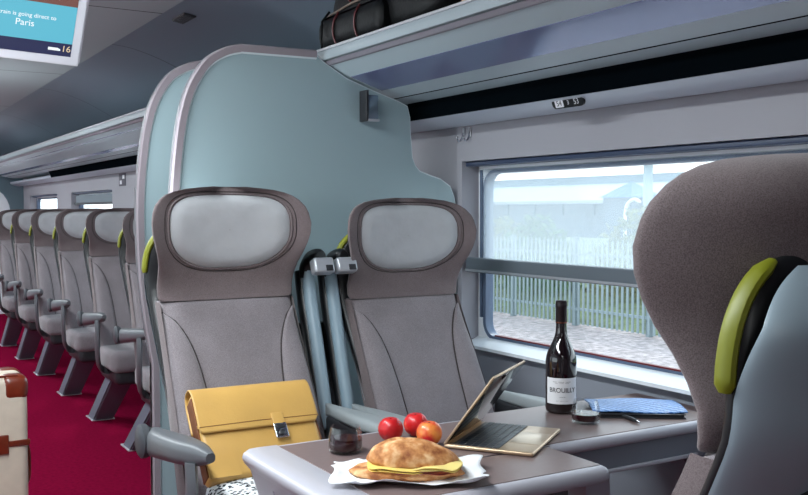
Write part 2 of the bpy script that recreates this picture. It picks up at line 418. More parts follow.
WF = smooth_tab([(0.985, 0.004), (1.03, 0.016), (1.08, 0.045), (1.13, 0.076), (1.20, 0.085), (1.26, 0.068), (1.30, 0.042), (1.318, 0.028)])
def head_mid_T(u, h):
    T = (0.085 - 0.045 * abs(u) ** 2.2)
    if h > 1.24: T *= max(0.15, (1 - ((h - 1.24) / 0.082) ** 2)) ** 0.5
    if h < 0.995: T *= 0.88
    front = F_(h) - WF(h) * abs(u) ** 2.6
    if h > 1.24: front += (0.085 - T) * 0.35 * (1 - abs(u))
    return front, T
def head_front(x, h):
    w = HW(h); u = max(-1, min(1, x / w)); fr, T = head_mid_T(u, h)
    return fr + T / 2 - T / 2 * e_(u, 6)
SW = smooth_tab([(0.40, 0.19), (0.60, 0.205), (0.80, 0.212), (0.95, 0.219), (1.05, 0.223), (1.10, 0.220), (1.14, 0.207), (1.175, 0.180), (1.20, 0.140), (1.215, 0.095), (1.222, 0.03)])
US = [-math.cos(PI * k / 22) for k in range(23)]

def shield(t, s=1.0):
    c, q = math.cos(t), math.sin(t)
    def sp(v, p): return math.copysign(abs(v) ** p, v)
    if q >= 0: return (0.180 * sp(c, 0.52) * s, 1.190 + 0.103 * sp(q, 0.60) * s)
    return (0.180 * sp(c, 0.62) * (1 - 0.14 * abs(q) ** 1.5) * s, 1.190 + 0.112 * sp(q, 0.82) * s)

def make_seat(label, loc, rz, posts=(), inner=(), group=None, outer=True):
    root = thing('passenger_armchair', label, 'seat', loc, rz, group)
    fab = M['fabric']
    # backrest
    hs = [0.40 + (0.980 - 0.40) * k / 24 for k in range(25)] + [0.985]
    rings = []
    for h in hs:
        w = BW(h) * (0.985 if h == 0.985 else 1)
        fr = [(w * u, back_front(w * u, h) + (0.01 if h == 0.985 else 0), h) for u in US]
        bk = [(w * u, F_(h) + 0.085 / 2 + 0.0425 * e_(u, 5) + (-0.01 if h == 0.985 else 0), h) for u in reversed(US)]
        rings.append(fr + bk[1:-1])
    br = finish(loft_bm(rings), 'backrest', fab, root, ang=60)
    # side bolsters: raised patches bounded by a curved seam
    IN = smooth_tab([(0.42, 0.112), (0.55, 0.108), (0.68, 0.110), (0.78, 0.117), (0.86, 0.132), (0.915, 0.156), (0.945, 0.180), (0.955, 0.1965)])
    for s in (-1, 1):
        def fn(i, j, s=s):
            h = 0.42 + (0.955 - 0.42) * j
            xi, xo = IN(h), BW(h) * 0.965
            x = xi + (xo - xi) * i
            b = 0.013 * (min(1, i / 0.16) ** 0.5) * (min(1, (1 - i) / 0.12) ** 0.5)
            return (s * x, back_front(x, h) + 0.0012 - b, h)
        finish(grid_bm(fn, 14, 30), 'side_bolster', fab, br, ang=70)
        finish(tube_bm([(s * IN(0.42 + 0.535 * k / 24), back_front(IN(0.42 + 0.535 * k / 24), 0.42 + 0.535 * k / 24) - 0.0005, 0.42 + 0.535 * k / 24) for k in range(25)], 0.0026, 6), 'seam', M['piping'], br)
        # side gusset in the darker cloth
        def gs(i, j, s=s):
            h = 0.42 + 0.562 * j; w = BW(h)
            return (s * (w + 0.0025 - 0.004 * (2 * i - 1) ** 2), F_(h) + 0.004 + 0.078 * i, h)
        finish(grid_bm(gs, 4, 20), 'side_gusset', M['fabric_side'], br, ang=80)
    # headrest with forward wings
    hh = [0.985, 0.99, 1.0, 1.03, 1.06, 1.09, 1.12, 1.15, 1.18, 1.21, 1.24, 1.26, 1.28, 1.292, 1.302, 1.31, 1.315, 1.318]
    O = 0.985
    rings = []
    for h in hh:
        w = HW(h); a = []; b = []
        for u in US:
            fr, T = head_mid_T(u, h); e = e_(u, 6)
            a.append((w * u, fr + T / 2 - T / 2 * e, h - O)); b.append((w * u, fr + T / 2 + T / 2 * e, h - O))
        rings.append(a + list(reversed(b))[1:-1])
    hd = finish(loft_bm(rings), 'headrest', M['fabric_side'], root, ang=70, loc=(0, 0, O))
    # lighter front face of the headrest lower band
    # cloth pad
    N = 56; NR = 9
    bm = bmesh.new(); cen = None; prev = None
    rr = []
    for k in range(NR + 1):
        s = k / NR
        ring = []
        for t in range(N):
            x, z = shield(2 * PI * t / N, s)
            lift = 0.021 * (1 - s ** 5) ** 0.5 + 0.0015
            ring.append((x, head_front(x, z) - lift, z - O))
        rr.append(ring)
    rr[0] = [tuple(Vector(p) + Vector((math.cos(2*PI*i/N), 0, math.sin(2*PI*i/N))) * 1e-3) for i, p in enumerate(rr[0])]
    bm = loft_bm(rr, cap=False)
    finish(bm, 'headrest_cover', M['cover'], hd, ang=80)
    finish(tube_bm([(shield(2*PI*t/N, 1.035)[0], head_front(*shield(2*PI*t/N, 1.035)) - 0.001, shield(2*PI*t/N, 1.035)[1] - O) for t in range(N)], 0.0036, 6, closed=True), 'piping', M['fabric_side'], hd)
    finish(tube_bm([(shield(2*PI*t/N, 1.10)[0], head_front(*shield(2*PI*t/N, 1.10)) - 0.0002, shield(2*PI*t/N, 1.10)[1] - O) for t in range(N)], 0.0016, 5, closed=True), 'stitching', M['piping'], hd)
    # black shell and slate panel
    rings = []
    for k in range(30):
        h = 0.42 + (1.222 - 0.42) * (1 - (1 - k / 29) ** 1.5)
        w = SW(h); T = 0.052 if h < 1.12 else 0.052 - 0.024 * ((h - 1.12) / 0.102) ** 1.6
        y0 = F_(h) + 0.030
        rings.append([(w * u, y0 + T / 2 - T / 2 * e_(u, 4), h) for u in US] + [(w * u, y0 + T / 2 + T / 2 * e_(u, 4), h) for u in reversed(US)][1:-1])
    sh = finish(loft_bm(rings), 'shell', M['shell'], root, ang=70)
    def pn(i, j):
        h = 0.43 + (1.192 - 0.43) * (1 - (1 - j) ** 1.6); w = max(0.02, SW(min(1.2215, h + 0.013)) + 0.0015)
        u = -math.cos(PI * i)
        T = 0.052 if h < 1.12 else 0.052 - 0.024 * ((h - 1.12) / 0.102) ** 1.6
        return (w * u, F_(h) + 0.030 + T * interp(h, [(1.06, 0.62), (1.13, 1.02)]) + 0.072 * (1 - abs(u) ** 2.6) ** 0.62 * min(1, (1.194 - h) / 0.14) ** 0.5, h)
    finish(grid_bm(pn, 40, 44), 'back_panel', M['shellpanel'], sh, ang=80)
    # pocket lip across the back panel
    finish(tube_bm(spline([(0.175, F_(0.90) + 0.100, 0.900), (0.14, F_(0.945) + 0.124, 0.945), (0.08, F_(0.97) + 0.138, 0.970), (0.0, F_(0.975) + 0.143, 0.975), (-0.08, F_(0.97) + 0.138, 0.970), (-0.14, F_(0.945) + 0.124, 0.945), (-0.175, F_(0.90) + 0.100, 0.900)], 5), 0.010, 8), 'pocket_lip', M['shell'], sh)
    for s in (-1, 1):
        hs2 = [1.062 + (1.196 - 1.062) * k / 16 for k in range(17)]
        finish(tube_bm([(s * (SW(h) + 0.003), F_(h) + 0.052, h) for h in hs2], [0.0085 if 0 < k < 16 else 0.005 for k in range(17)], 10, flat=(1.5, 0.95)), 'lime_strip', M['lime'], sh)
    # cushion, pan, pedestal
    cu = finish(box_bm(-0.222, 0.222, -0.575, -0.175, 0.375, 0.495, 0.038, 5), 'seat_cushion', fab, root, ang=60)
    finish(box_bm(-0.19, 0.19, -0.53, -0.16, 0.30, 0.40, 0.03, 3), 'seat_pan', M['dark'], root)
    a = [(-0.165, -0.36, 0.33), (-0.03, -0.36, 0.33), (-0.03, -0.22, 0.33), (-0.165, -0.22, 0.33)]
    b = [(-0.185, 0.05, 0.0), (-0.065, 0.05, 0.0), (-0.065, 0.20, 0.0), (-0.185, 0.20, 0.0)]
    bmx = loft_bm([a, b]); bmesh.ops.bevel(bmx, geom=bmx.edges[:], offset=0.008, segments=2, affect='EDGES')
    finish(bmx, 'pedestal', M['pedestal'], root)
    box('foot_plate', M['silver'], (-0.192, -0.058, 0.043, 0.207, 0.0, 0.008), 0.002, root)
    # aisle-side armrest
    def arm(x0, ya, yb, za, zb, w0, w1, nm, m, sgn):
        rings = []
        for k in range(15):
            t = k / 14; y = ya + (yb - ya) * t; z = za + (zb - za) * t
            w = (w0 + (w1 - w0) * math.sin(PI * min(1, t * 0.85) ** 0.8)) * (1 if t < 0.5 else max(0.12, (1 - ((t - 0.5) / 0.51) ** 2)) ** 0.5)
            th = (0.074 - 0.026 * t) * (1 if t < 0.75 else max(0.2, (1 - ((t - 0.75) / 0.26) ** 2)) ** 0.5)
            rings.append([(x0 + px, y, z + pz) for px, pz in rrect(w, th, min(w, th) * 0.38, 4)])
        return finish(loft_bm(rings), nm, m, root, ang=60)
    if outer:
        arm(-0.264, -0.150, -0.595, 0.634, 0.690, 0.054, 0.076, 'armrest', M['arm'], -1)
        c = bmesh.new(); lathe = lathe_bm([(0.0, 0), (0.036, 0), (0.044, 0.006), (0.044, 0.020), (0.036, 0.03), (0.0, 0.03)], 24)
        for v in lathe.verts: v.co = Vector((-0.306 + v.co.z, -0.155 + v.co.y, 0.640 + v.co.x))
        c.free(); finish(lathe, 'armrest_pivot', M['armdark'], root)
        finish(tube_bm(spline([(-0.285, -0.52, 0.665), (-0.285, -0.525, 0.60), (-0.28, -0.50, 0.52), (-0.262, -0.44, 0.43), (-0.23, -0.37, 0.38), (-0.19, -0.35, 0.365)], 5), 0.021, 8, flat=(1.3, 0.6)), 'armrest_support', M['arm'], root)
    for xx, yy in inner:
        rings = []
        for k in range(15):
            t = k / 14; y = -0.115 - yy - 0.41 * t; w = 0.014 + 0.056 * math.sin(PI * min(0.5, t * 0.8)) ; 
            if t > 0.85: w *= max(0.2, 1 - ((t - 0.85) / 0.155) ** 2) ** 0.5
            rings.append([(xx + px, y, 0.660 + 0.012 * t + pz) for px, pz in rrect(w, 0.036, min(w, 0.036) * 0.4, 4)])
        finish(loft_bm(rings), 'inner_armrest', M['innerarm'], root, ang=60)
        finish(box_bm(xx - 0.022, xx + 0.022, -0.42, -0.16, 0.40, 0.65, 0.012), 'inner_armrest_frame', M['dark'], root)
    for xx in posts:
        dz = 0.0 if xx > 0 else 0.024
        pth = spline([(xx - 0.006, -0.125, 0.60), (xx, -0.085, 0.70), (xx + 0.004, -0.035, 0.83), (xx + 0.008, 0.022, 0.976 + dz), (xx + 0.010, 0.045, 1.05 + dz)], 5)
        po = finish(tube_bm(pth, 0.0205, 14), 'grab_post', M['post'], root)
        finish(tube_bm([Vector(p) + Vector((-0.010, 0.024, 0)) for p in pth], 0.022, 10), 'post_backing', M['shell'], po)
        hp = spline([(xx + 0.008, 0.05, 1.03 + dz), (xx + 0.012, 0.048, 1.065 + dz), (xx + 0.020, 0.025, 1.092 + dz), (xx + 0.026, -0.020, 1.098 + dz)], 5)
        finish(tube_bm(hp, [0.025] * (len(hp) - 2) + [0.022, 0.017], 14), 'post_head', M['shell'], po)
        bmf = box_bm(-0.034, 0.034, -0.028, 0.012, -0.030, 0.018, 0.009)
        finish(bmf, 'end_cap', M['silver'], po, loc=(xx + 0.024, -0.022, 1.072 + dz), rot=(math.radians(-22), 0, 0))
        finish(box_bm(0.002, 0.026, -0.030, -0.02, -0.026, -0.008, 0.002), 'release_button', M['dark'], po, loc=(xx + 0.024, -0.022, 1.072 + dz), rot=(math.radians(-22), 0, 0))
    return root

def head_scale(root, s):
    for c in root.children:
        if c.name.split('.')[0] == 'headrest': c.scale.z = s
seat_l = make_seat('grey upholstered seat with pale headrest cloth, the yellow briefcase resting on it', (0.967, 2.60, 0), 0, posts=(0.266,), inner=((0.255, 0.02),))
seat_r = make_seat('grey upholstered seat beside the window, in front of the frosted partition', (1.568, 2.60, 0), 0, posts=(-0.257,), inner=((-0.25, 0.0), (0.26, 0.05)), outer=False)
head_scale(seat_r, 0.963); seat_r.scale.z = 0.99; seat_l.scale.z = 1.012; head_scale(seat_l, 0.96)
con = thing('seat_console', 'dark console filling the gap between the two table seats behind the posts', 'console', (1.266, 2.60, 0))
hs3 = [0.45 + 0.45 * k / 10 for k in range(11)]
pc = [(-0.16, 0.0)] + [(F_(h) + 0.108, h) for h in hs3] + [(F_(h) + 0.142, h) for h in reversed(hs3)] + [(-0.10, 0.0)]
finish(prism_bm(pc, 'x', -0.070, 0.070), 'housing', M['shell'], con, ang=50)
finish(box_bm(-0.080, 0.080, -0.165, -0.09, 0.0, 0.02, 0.003), 'foot_plate', M['dark'], con)
seat_f = make_seat('foreground seat seen from behind, brownish wing headrest and lime strip on dark shell', (1.008, 0.712, 0), PI)
G = 'single file of seats beyond the partition'
rows = [(4.84, 'first seat of the file beyond the partition, half hidden by its edge'),
        (5.66, 'second seat of the file beyond the partition, the first one clear of its edge'),
        (6.55, 'third seat of the file beyond the partition, counting away from it'),
        (7.46, 'fourth seat of the file beyond the partition, counting away from it'),
        (8.36, 'fifth seat of the file beyond the partition, counting away from it'),
        (9.26, 'farthest seat of the file beyond the partition, cut by the left picture edge')]
proto = make_seat(rows[0][1], (1.462, rows[0][0], 0), 0, inner=((0.255, 0.02),), group=G)
head_scale(proto, 0.85)
for y, lb in rows[1:]: dup(proto, (1.462, y, 0), 0, lb)

# ------------------------------------------------------------------ table
tb = thing('train_table', 'grey bay table with brown top and hinged leaf between the facing seats', 'table', (1.38, 1.80, 0))
tx, ty = 1.38, 1.80
def L(x0, x1, y0, y1, z0, z1): return (x0 - tx, x1 - tx, y0 - ty, y1 - ty, z0, z1)
ZT_ = 0.72
box('fixed_top', M['tablelight'], L(1.372, 1.995, 1.632, 1.995, 0.690, 0.7185), 0.013, tb, 5)
box('laminate', M['tabletop'], L(1.375, 1.985, 1.648, 1.983, 0.7175, 0.7200), 0.001, tb, 1)
box('aisle_top', M['tablelight'], L(0.772, 1.369, 1.6335, 1.968, 0.690, 0.7185), 0.013, tb, 5)
box('laminate', M['tabletop'], L(0.842, 1.3695, 1.6365, 1.945, 0.7175, 0.7200), 0.001, tb, 1)
lf = box('hinged_leaf', M['tablelight'], L(0.800, 1.372, 1.436, 1.6315, 0.682, 0.7185), 0.017, tb, 5)
box('laminate', M['tabletop'], L(0.842, 1.358, 1.458, 1.6285, 0.7175, 0.7200), 0.001, lf, 1)
# end bumper on the aisle side
prof = [(0.846, 0.7190), (0.80, 0.7199), (0.778, 0.7190), (0.764, 0.711), (0.760, 0.700), (0.766, 0.688), (0.780, 0.672), (0.800, 0.610), (0.818, 0.540), (0.850, 0.520), (0.866, 0.56), (0.866, 0.69)]
ep = finish(prism_bm([(x - tx, z) for x, z in prof], 'y', 1.438 - ty, 1.966 - ty, bev=0.004), 'end_panel', M['tablelight'], tb, ang=45)
gp = [(0.774 + 0.0062 * 0 - tx, 0, 0)]
pts = []
for k in range(33):
    a = PI * k / 32
    pts.append((0.7915 - tx + 0.021 * math.sin(a) - 0.004, 1.70 - ty - 0.15 * math.cos(a), 0.650 - 0.068 * math.sin(a)))
finish(tube_bm(pts, [0.002 + 0.007 * math.sin(PI * k / 32) for k in range(33)], 8), 'grip', M['tablelight'], ep)
# apron under the fixed part, bracket to the wall and floor leg
box('apron', M['tableapron'], L(1.39, 1.90, 1.655, 1.985, 0.622, 0.691), 0.006, tb)
box('apron', M['tableapron'], L(0.86, 1.36, 1.66, 1.95, 0.64, 0.691), 0.006, tb)
box('apron_lip', M['tablelight'], L(1.39, 1.87, 1.648, 1.657, 0.624, 0.634), 0.003, tb)
box('hinge_cap', M['tablelight'], L(1.345, 1.40, 1.625, 1.66, 0.66, 0.70), 0.012, tb)
finish(prism_bm([(1.86 - tx, 0.665), (1.90 - tx, 0.69), (2.0 - tx, 0.69), (2.0 - tx, 0.50), (1.985 - tx, 0.50), (1.84 - tx, 0.63)], 'y', 1.66 - ty, 1.70 - ty, bev=0.004), 'wall_bracket', M['pedestal'], tb)
finish(prism_bm([(1.60 - tx, 0.0), (1.70 - tx, 0.0), (1.68 - tx, 0.63), (1.62 - tx, 0.63)], 'y', 1.78 - ty, 1.86 - ty, bev=0.008), 'leg', M['tablelight'], tb)

# ------------------------------------------------------------------ laptop
lap = thing('laptop', 'half closed thin gold laptop on the table beside the wine bottle', 'laptop', (1.250, 1.810, ZT_), 0)
hd_ = Vector((0.809, 0.588, 0)); dp = Vector((0.60, -0.80, 0)); dp = Vector((0.644, -0.765, 0))
lap.rotation_euler = (0, 0, math.atan2(hd_.y, hd_.x))
# local: x along the hinge, -y toward the user
M['gold'] = mat('gold_aluminium', (205, 178, 148), 0.33, metal=0.75)
M['keys'] = mat('laptop_keys', (36, 40, 50), 0.4)
W_, D_ = 0.252, 0.205
box('base', M['gold'], (-W_/2, W_/2, -D_, 0, 0.0015, 0.0105), 0.004, lap, 3)
box('keyboard_bed', mat('keybed', (120, 112, 106), 0.4, metal=0.5), (-0.119, 0.119, -0.122, -0.018, 0.0105, 0.0109), 0, lap)
bm = bmesh.new()
for r in range(6):
    n = 13 if r not in (5,) else 8
    for c in range(n):
        w = 0.236 / n
        x = -0.118 + c * w
        if r == 5 and 2 <= c <= 4:
            if c != 2: continue
            w *= 3
        y = -0.030 - r * 0.0165
        box_bm(x + 0.0012, x + w - 0.0012, y - 0.0135, y, 0.0108, 0.0120, bm=bm)
finish(bm, 'keys', M['keys'], lap, smooth=False)
box('trackpad', mat('trackpad', (214, 190, 162), 0.28, metal=0.7), (-0.055, 0.055, -0.200, -0.130, 0.0105, 0.0110), 0.0002, lap)
for sx in (-0.11, 0.11):
    for sy in (-0.02, -0.185): finish(lathe_bm([(0.0, 0), (0.006, 0), (0.006, 0.002), (0, 0.002)], 12, c=(sx, sy, 0)), 'rubber_foot', M['dark'], lap)
lid = box('lid', M['gold'], (-W_/2, W_/2, -0.004, 0.002, 0, 0.196), 0.0025, lap, 3, loc=(0, 0.0, 0.010), rot=(math.radians(36), 0, 0))
box('screen', mat('screen_glass', (12, 13, 16), 0.06), (-W_/2 + 0.004, W_/2 - 0.004, -0.0048, -0.0035, 0.012, 0.192), 0.0003, lid)
finish(tube_bm([(-0.10, 0.0, 0.010), (0.10, 0.0, 0.010)], 0.0048, 10), 'hinge', M['dark'], lap)

# ------------------------------------------------------------------ wine bottle
bt = thing('wine_bottle', 'tall dark red wine bottle with white label on the table', 'bottle', (1.626, 1.898, ZT_))
M['bottle'] = mat('dark_bottle_glass', (18, 6, 10), 0.06, spec=0.6, coat=0.6)
prof = [(0.0, 0.004), (0.030, 0.0), (0.0385, 0.004), (0.0405, 0.012), (0.0405, 0.135)] + [(0.0405 - (0.0405 - 0.0145) * (0.5 - 0.5 * math.cos(PI * t / 12)) ** 1.0, 0.135 + 0.085 * t / 12) for t in range(1, 13)] + [(0.0138, 0.235), (0.0138, 0.285), (0.012, 0.290), (0.0, 0.290)]
finish(lathe_bm(prof, 40), 'bottle', M['bottle'], bt, ang=60)
finish(lathe_bm([(0.0146, 0.236), (0.0150, 0.238), (0.0150, 0.276), (0.0158, 0.278), (0.0158, 0.284), (0.0150, 0.286), (0.0150, 0.293), (0.012, 0.2955), (0.0, 0.296)], 32), 'capsule', mat('capsule_foil', (34, 24, 28), 0.35, metal=0.3), bt)
finish(lathe_bm([(0.0152, 0.236), (0.0155, 0.237), (0.0155, 0.2395), (0.0148, 0.240)], 32), 'capsule_band', mat('copper_band', (120, 70, 56), 0.3, metal=0.6), bt)
R_ = 0.0409
toward = math.atan2(-1.898, -1.626)            # the label's middle looks out over the aisle
ca = toward + 0.12
def lab(i, j):
    a = ca - 1.15 + 2.3 * i
    return (R_ * math.cos(a), R_ * math.sin(a), 0.028 + 0.068 * j)
lb = finish(grid_bm(lab, 30, 2), 'paper_label', mat('label_paper', (232, 230, 232), 0.6), bt, ang=80)
M['ink'] = mat('label_ink', (58, 54, 60), 0.6)
def wrap(zc):
    def f(co):
        a = ca + co.x / R_
        r = R_ + 0.0006 + co.z
        return Vector((r * math.cos(a), r * math.sin(a), zc + co.y))
    return f
text_obj('lettering', 'BROUILLY', 0.0175, M['ink'], lb, (0, 0, 0), fn=wrap(0.064), ext=0.0002, sx=0.92)
for zc, wd, th in ((0.0855, 0.052, 0.0011), (0.0825, 0.040, 0.0008), (0.046, 0.016, 0.0012), (0.036, 0.034, 0.0007)):
    n = 14
    bm = bmesh.new()
    for q in range(n):
        if q % 5 == 3: continue
        x0 = -wd / 2 + wd * q / n; x1 = x0 + wd / n * 0.7
        g = [wrap(zc)(Vector((x0 + (x1 - x0) * i, th * j, 0))) for j in (0, 1) for i in (0, 1)]
        vs = [bm.verts.new(p) for p in g]; bm.faces.new((vs[0], vs[1], vs[3], vs[2]))
    finish(bm, 'small_print', M['ink'], lb, smooth=False)

# ------------------------------------------------------------------ glasses of wine
M['glass'] = glass_mat('tumbler_glass', (0.985, 0.99, 0.99), 0.0, 0.035)
M['wine'] = mat('red_wine', (40, 2, 12), 0.15, spec=0.25)
def tumbler(x, y, r, h, label, fill, curve):
    t = thing('wine_glass', label, 'glass', (x, y, ZT_), 0, None)
    out = [(r * (0.86 + 0.14 * math.sin(PI * (0.25 + 0.75 * k / 12)) * curve) * (1 if k else 0.95), 0.002 + (h - 0.002) * k / 12) for k in range(13)]
    prof = [(0, 0.0), (out[0][0] * 0.9, 0.0)] + out + [(p[0] - 0.0014, p[1]) for p in reversed(out[1:])] + [(out[0][0] - 0.003, 0.0075), (0, 0.0075)]
    finish(lathe_bm(prof, 36), 'bowl', M['glass'], t, ang=70)
    w = [(p[0] - 0.0022, p[1]) for p in out if 0.009 < p[1] < fill * h]
    wl = [(0, 0.0085), (w[0][0] * 0.96, 0.0085)] + w + [(w[-1][0], fill * h), (0, fill * h)]
    finish(lathe_bm(wl, 36), 'wine', M['wine'], t, ang=50)
    return t
tumbler(0.947, 1.823, 0.0385, 0.057, 'stemless tumbler of red wine on the table beside the briefcase', 0.56, 1.0)
tumbler(1.596, 1.768, 0.034, 0.058, 'stemless tumbler of red wine in front of the wine bottle', 0.42, 1.6)

# ------------------------------------------------------------------ peaches
def peach_mat(sh=0.0):
    m, nt, p, o = _new('nectarine_skin')
    tc = nt.nodes.new('ShaderNodeTexCoord'); n = nt.nodes.new('ShaderNodeTexNoise'); n.inputs['Scale'].default_value = 20; n.inputs['Detail'].default_value = 5
    nt.links.new(tc.outputs['Object'], n.inputs['Vector'])
    r = nt.nodes.new('ShaderNodeValToRGB'); els = r.color_ramp.elements
    els[0].position = 0.30 - sh; els[0].color = rgb(170, 14, 26); els[1].position = 0.75 - sh; els[1].color = rgb(244, 150, 70)
    e = els.new(0.58 - sh); e.color = rgb(222, 36, 38)
    nt.links.new(n.outputs['Fac'], r.inputs['Fac']); nt.links.new(r.outputs['Color'], p.inputs['Base Color'])
    p.inputs['Roughness'].default_value = 0.34; p.inputs['Coat Weight'].default_value = 0.2
    return m
M['peach'] = peach_mat(); M['peach_o'] = peach_mat(0.16)
def peach(x, y, r, rz, label, pm='peach'):
    t = thing('nectarine', label, 'fruit', (x, y, ZT_), rz, None)
    rings = []
    for i in range(25):
        th = PI * i / 24
        ring = []
        for k in range(40):
            ph = 2 * PI * k / 40
            cr = 1 - 0.07 * math.exp(-((ph - PI) / 0.22) ** 2) * math.sin(th)
            dim = 0.22 * math.exp(-(th / 0.32) ** 2)
            ring.append((r * max(math.sin(th), 1e-3) * cr * math.cos(ph), r * max(math.sin(th), 1e-3) * cr * math.sin(ph), r * 0.98 + r * math.cos(th) * (0.98 - dim)))
        rings.append(ring)
    finish(loft_bm(rings), 'skin', M[pm], t, ang=80)
    finish(tube_bm([(0, 0, r * 1.62), (0.001, 0.001, r * 1.80)], 0.0022, 6), 'stem', mat('stem_brown', (70, 48, 30), 0.8), t)
    return t
peach(1.082, 1.857, 0.0290, 0.3, 'red nectarine nearest the wine tumbler, leftmost of three on the table')
peach(1.157, 1.868, 0.0290, 2.0, 'red nectarine at the back, partly hidden behind the orange-flushed one')
peach(1.135, 1.775, 0.0295, 3.6, 'orange-flushed nectarine in front of another, nearest the laptop', 'peach_o')

# ------------------------------------------------------------------ sandwich on paper
rx = math.radians(-31)
pw = thing('paper_wrapper', 'crumpled white paper spread under the sandwich', 'paper', (0.962, 1.580, ZT_), rx)
def h2(x, y, s=1.0): return math.sin(x * 53 * s + 1.3) * math.sin(y * 47 * s + 0.4) + 0.6 * math.sin(x * 101 * s + y * 83 * s)
def pap(i, j):
    u, v = 2 * i - 1, 2 * j - 1
    w = 1 + 0.03 * math.sin(7 * v + 1) ; q = 1 + 0.05 * math.sin(9 * u + 0.5)
    x, y = 0.150 * u * w, 0.080 * v * q
    ed = max(abs(u), abs(v)) ** 4
    z = 0.003 + 0.0016 * (1 + h2(x, y)) + ed * (0.012 + 0.006 * math.sin(5 * u - 3 * v)) * (1.15 if abs(u) > 0.6 else 0.75)
    return (x, y, max(0.001, z))
o = finish(grid_bm(pap, 30, 22), 'sheet', mat('white_paper', (236, 236, 238), 0.7, bump=(60, 0.3)), pw, ang=25)
md = o.modifiers.new('thick', 'SOLIDIFY'); md.thickness = 0.0006; md.offset = 1
def bread_mat():
    m, nt, p, o = _new('bread_crust')
    tc = nt.nodes.new('ShaderNodeTexCoord'); n = nt.nodes.new('ShaderNodeTexNoise'); n.inputs['Scale'].default_value = 45; n.inputs['Detail'].default_value = 6
    nt.links.new(tc.outputs['Object'], n.inputs['Vector'])
    r = nt.nodes.new('ShaderNodeValToRGB'); els = r.color_ramp.elements
    els[0].position = 0.33; els[0].color = rgb(146, 82, 40); els[1].position = 0.72; els[1].color = rgb(236, 196, 146)
    e = els.new(0.5); e.color = rgb(200, 136, 80)
    nt.links.new(n.outputs['Fac'], r.inputs['Fac']); nt.links.new(r.outputs['Color'], p.inputs['Base Color'])
    b = nt.nodes.new('ShaderNodeBump'); b.inputs['Strength'].default_value = 0.5; b.inputs['Distance'].default_value = 0.003
    nt.links.new(n.outputs['Fac'], b.inputs['Height']); nt.links.new(b.outputs['Normal'], p.inputs['Normal'])
    p.inputs['Roughness'].default_value = 0.75
    return m
M['bread'] = bread_mat()
sw = thing('sandwich', 'ciabatta sandwich filled with yellow cheese and ham on white paper', 'sandwich', (0.962, 1.576, ZT_ + 0.005), rx)
def bun(cx, cy, z0, ax, ay, hz, top, skew=0.0, tipl=0.0):
    rings = []
    for i in range(19):
        t = i / 18
        if top: zz = hz * math.sin(PI / 2 * t); s = math.cos(PI / 2 * t) ** 0.92 if t < 1 else 0.01
        else: zz = hz * t; s = (0.80 + 0.20 * math.sin(PI * min(1, t * 0.72))) if t > 0 else 0.76
        ring = []
        for k in range(44):
            a = 2 * PI * k / 44
            c, q = math.cos(a), math.sin(a)
            bx = ax * math.copysign(abs(c) ** 0.85, c) * s; by = ay * math.copysign(abs(q) ** 0.85, q) * s
            if tipl and abs(c) > 0.4: bx *= 1 + tipl * (1 - t) * (abs(c) - 0.4); by *= 1 - 0.35 * (abs(c) - 0.4)
            n = 1 + 0.035 * math.sin(5 * a + 7 * t) + 0.02 * math.sin(11 * a - 3 * t)
            ring.append((cx + bx * n + skew * zz, cy + by * n, z0 + zz * (1 + 0.05 * math.sin(3 * a + 1))))
        rings.append(ring)
    return loft_bm(rings)
finish(bun(-0.004, 0.0, 0.0, 0.106, 0.054, 0.019, False, tipl=0.25), 'bottom_bun', M['bread'], sw, ang=80)
def slice_(cx, cy, ax, ay, z, amp, ph, th):
    rr = []
    for s in (0.0, 0.35, 0.7, 0.88, 1.0):
        rr.append([(cx + ax * s * math.copysign(abs(math.cos(2*PI*k/40)) ** 0.7, math.cos(2*PI*k/40)) + 1e-4 * math.cos(2*PI*k/40), cy + ay * s * math.copysign(abs(math.sin(2*PI*k/40)) ** 0.7, math.sin(2*PI*k/40)) + 1e-4 * math.sin(2*PI*k/40), z - amp * s ** 3 * (1 + 0.7 * math.sin(5 * 2*PI*k/40 + ph))) for k in range(40)])
    bot = [[(x, y, zz - th) for x, y, zz in r] for r in rr]
    return loft_bm(list(reversed(bot)) + rr)
finish(slice_(0.012, -0.002, 0.080, 0.054, 0.0245, 0.0035, 0.4, 0.0035), 'ham', mat('ham_pink', (190, 100, 96), 0.5, noise=60, var=0.2), sw, ang=80)
finish(slice_(-0.012, -0.003, 0.072, 0.056, 0.0305, 0.004, 2.2, 0.0045), 'cheese', mat('cheese_yellow', (236, 206, 112), 0.5), sw, ang=80)
finish(slice_(0.045, -0.003, 0.060, 0.057, 0.0335, 0.005, 0.2, 0.004), 'cheese', mat('cheese_pale', (240, 216, 132), 0.5), sw, ang=80)
finish(bun(0.006, 0.002, 0.0300, 0.078, 0.052, 0.044, True, skew=-0.40, tipl=0.26), 'top_bun', M['bread'], sw, ang=80)

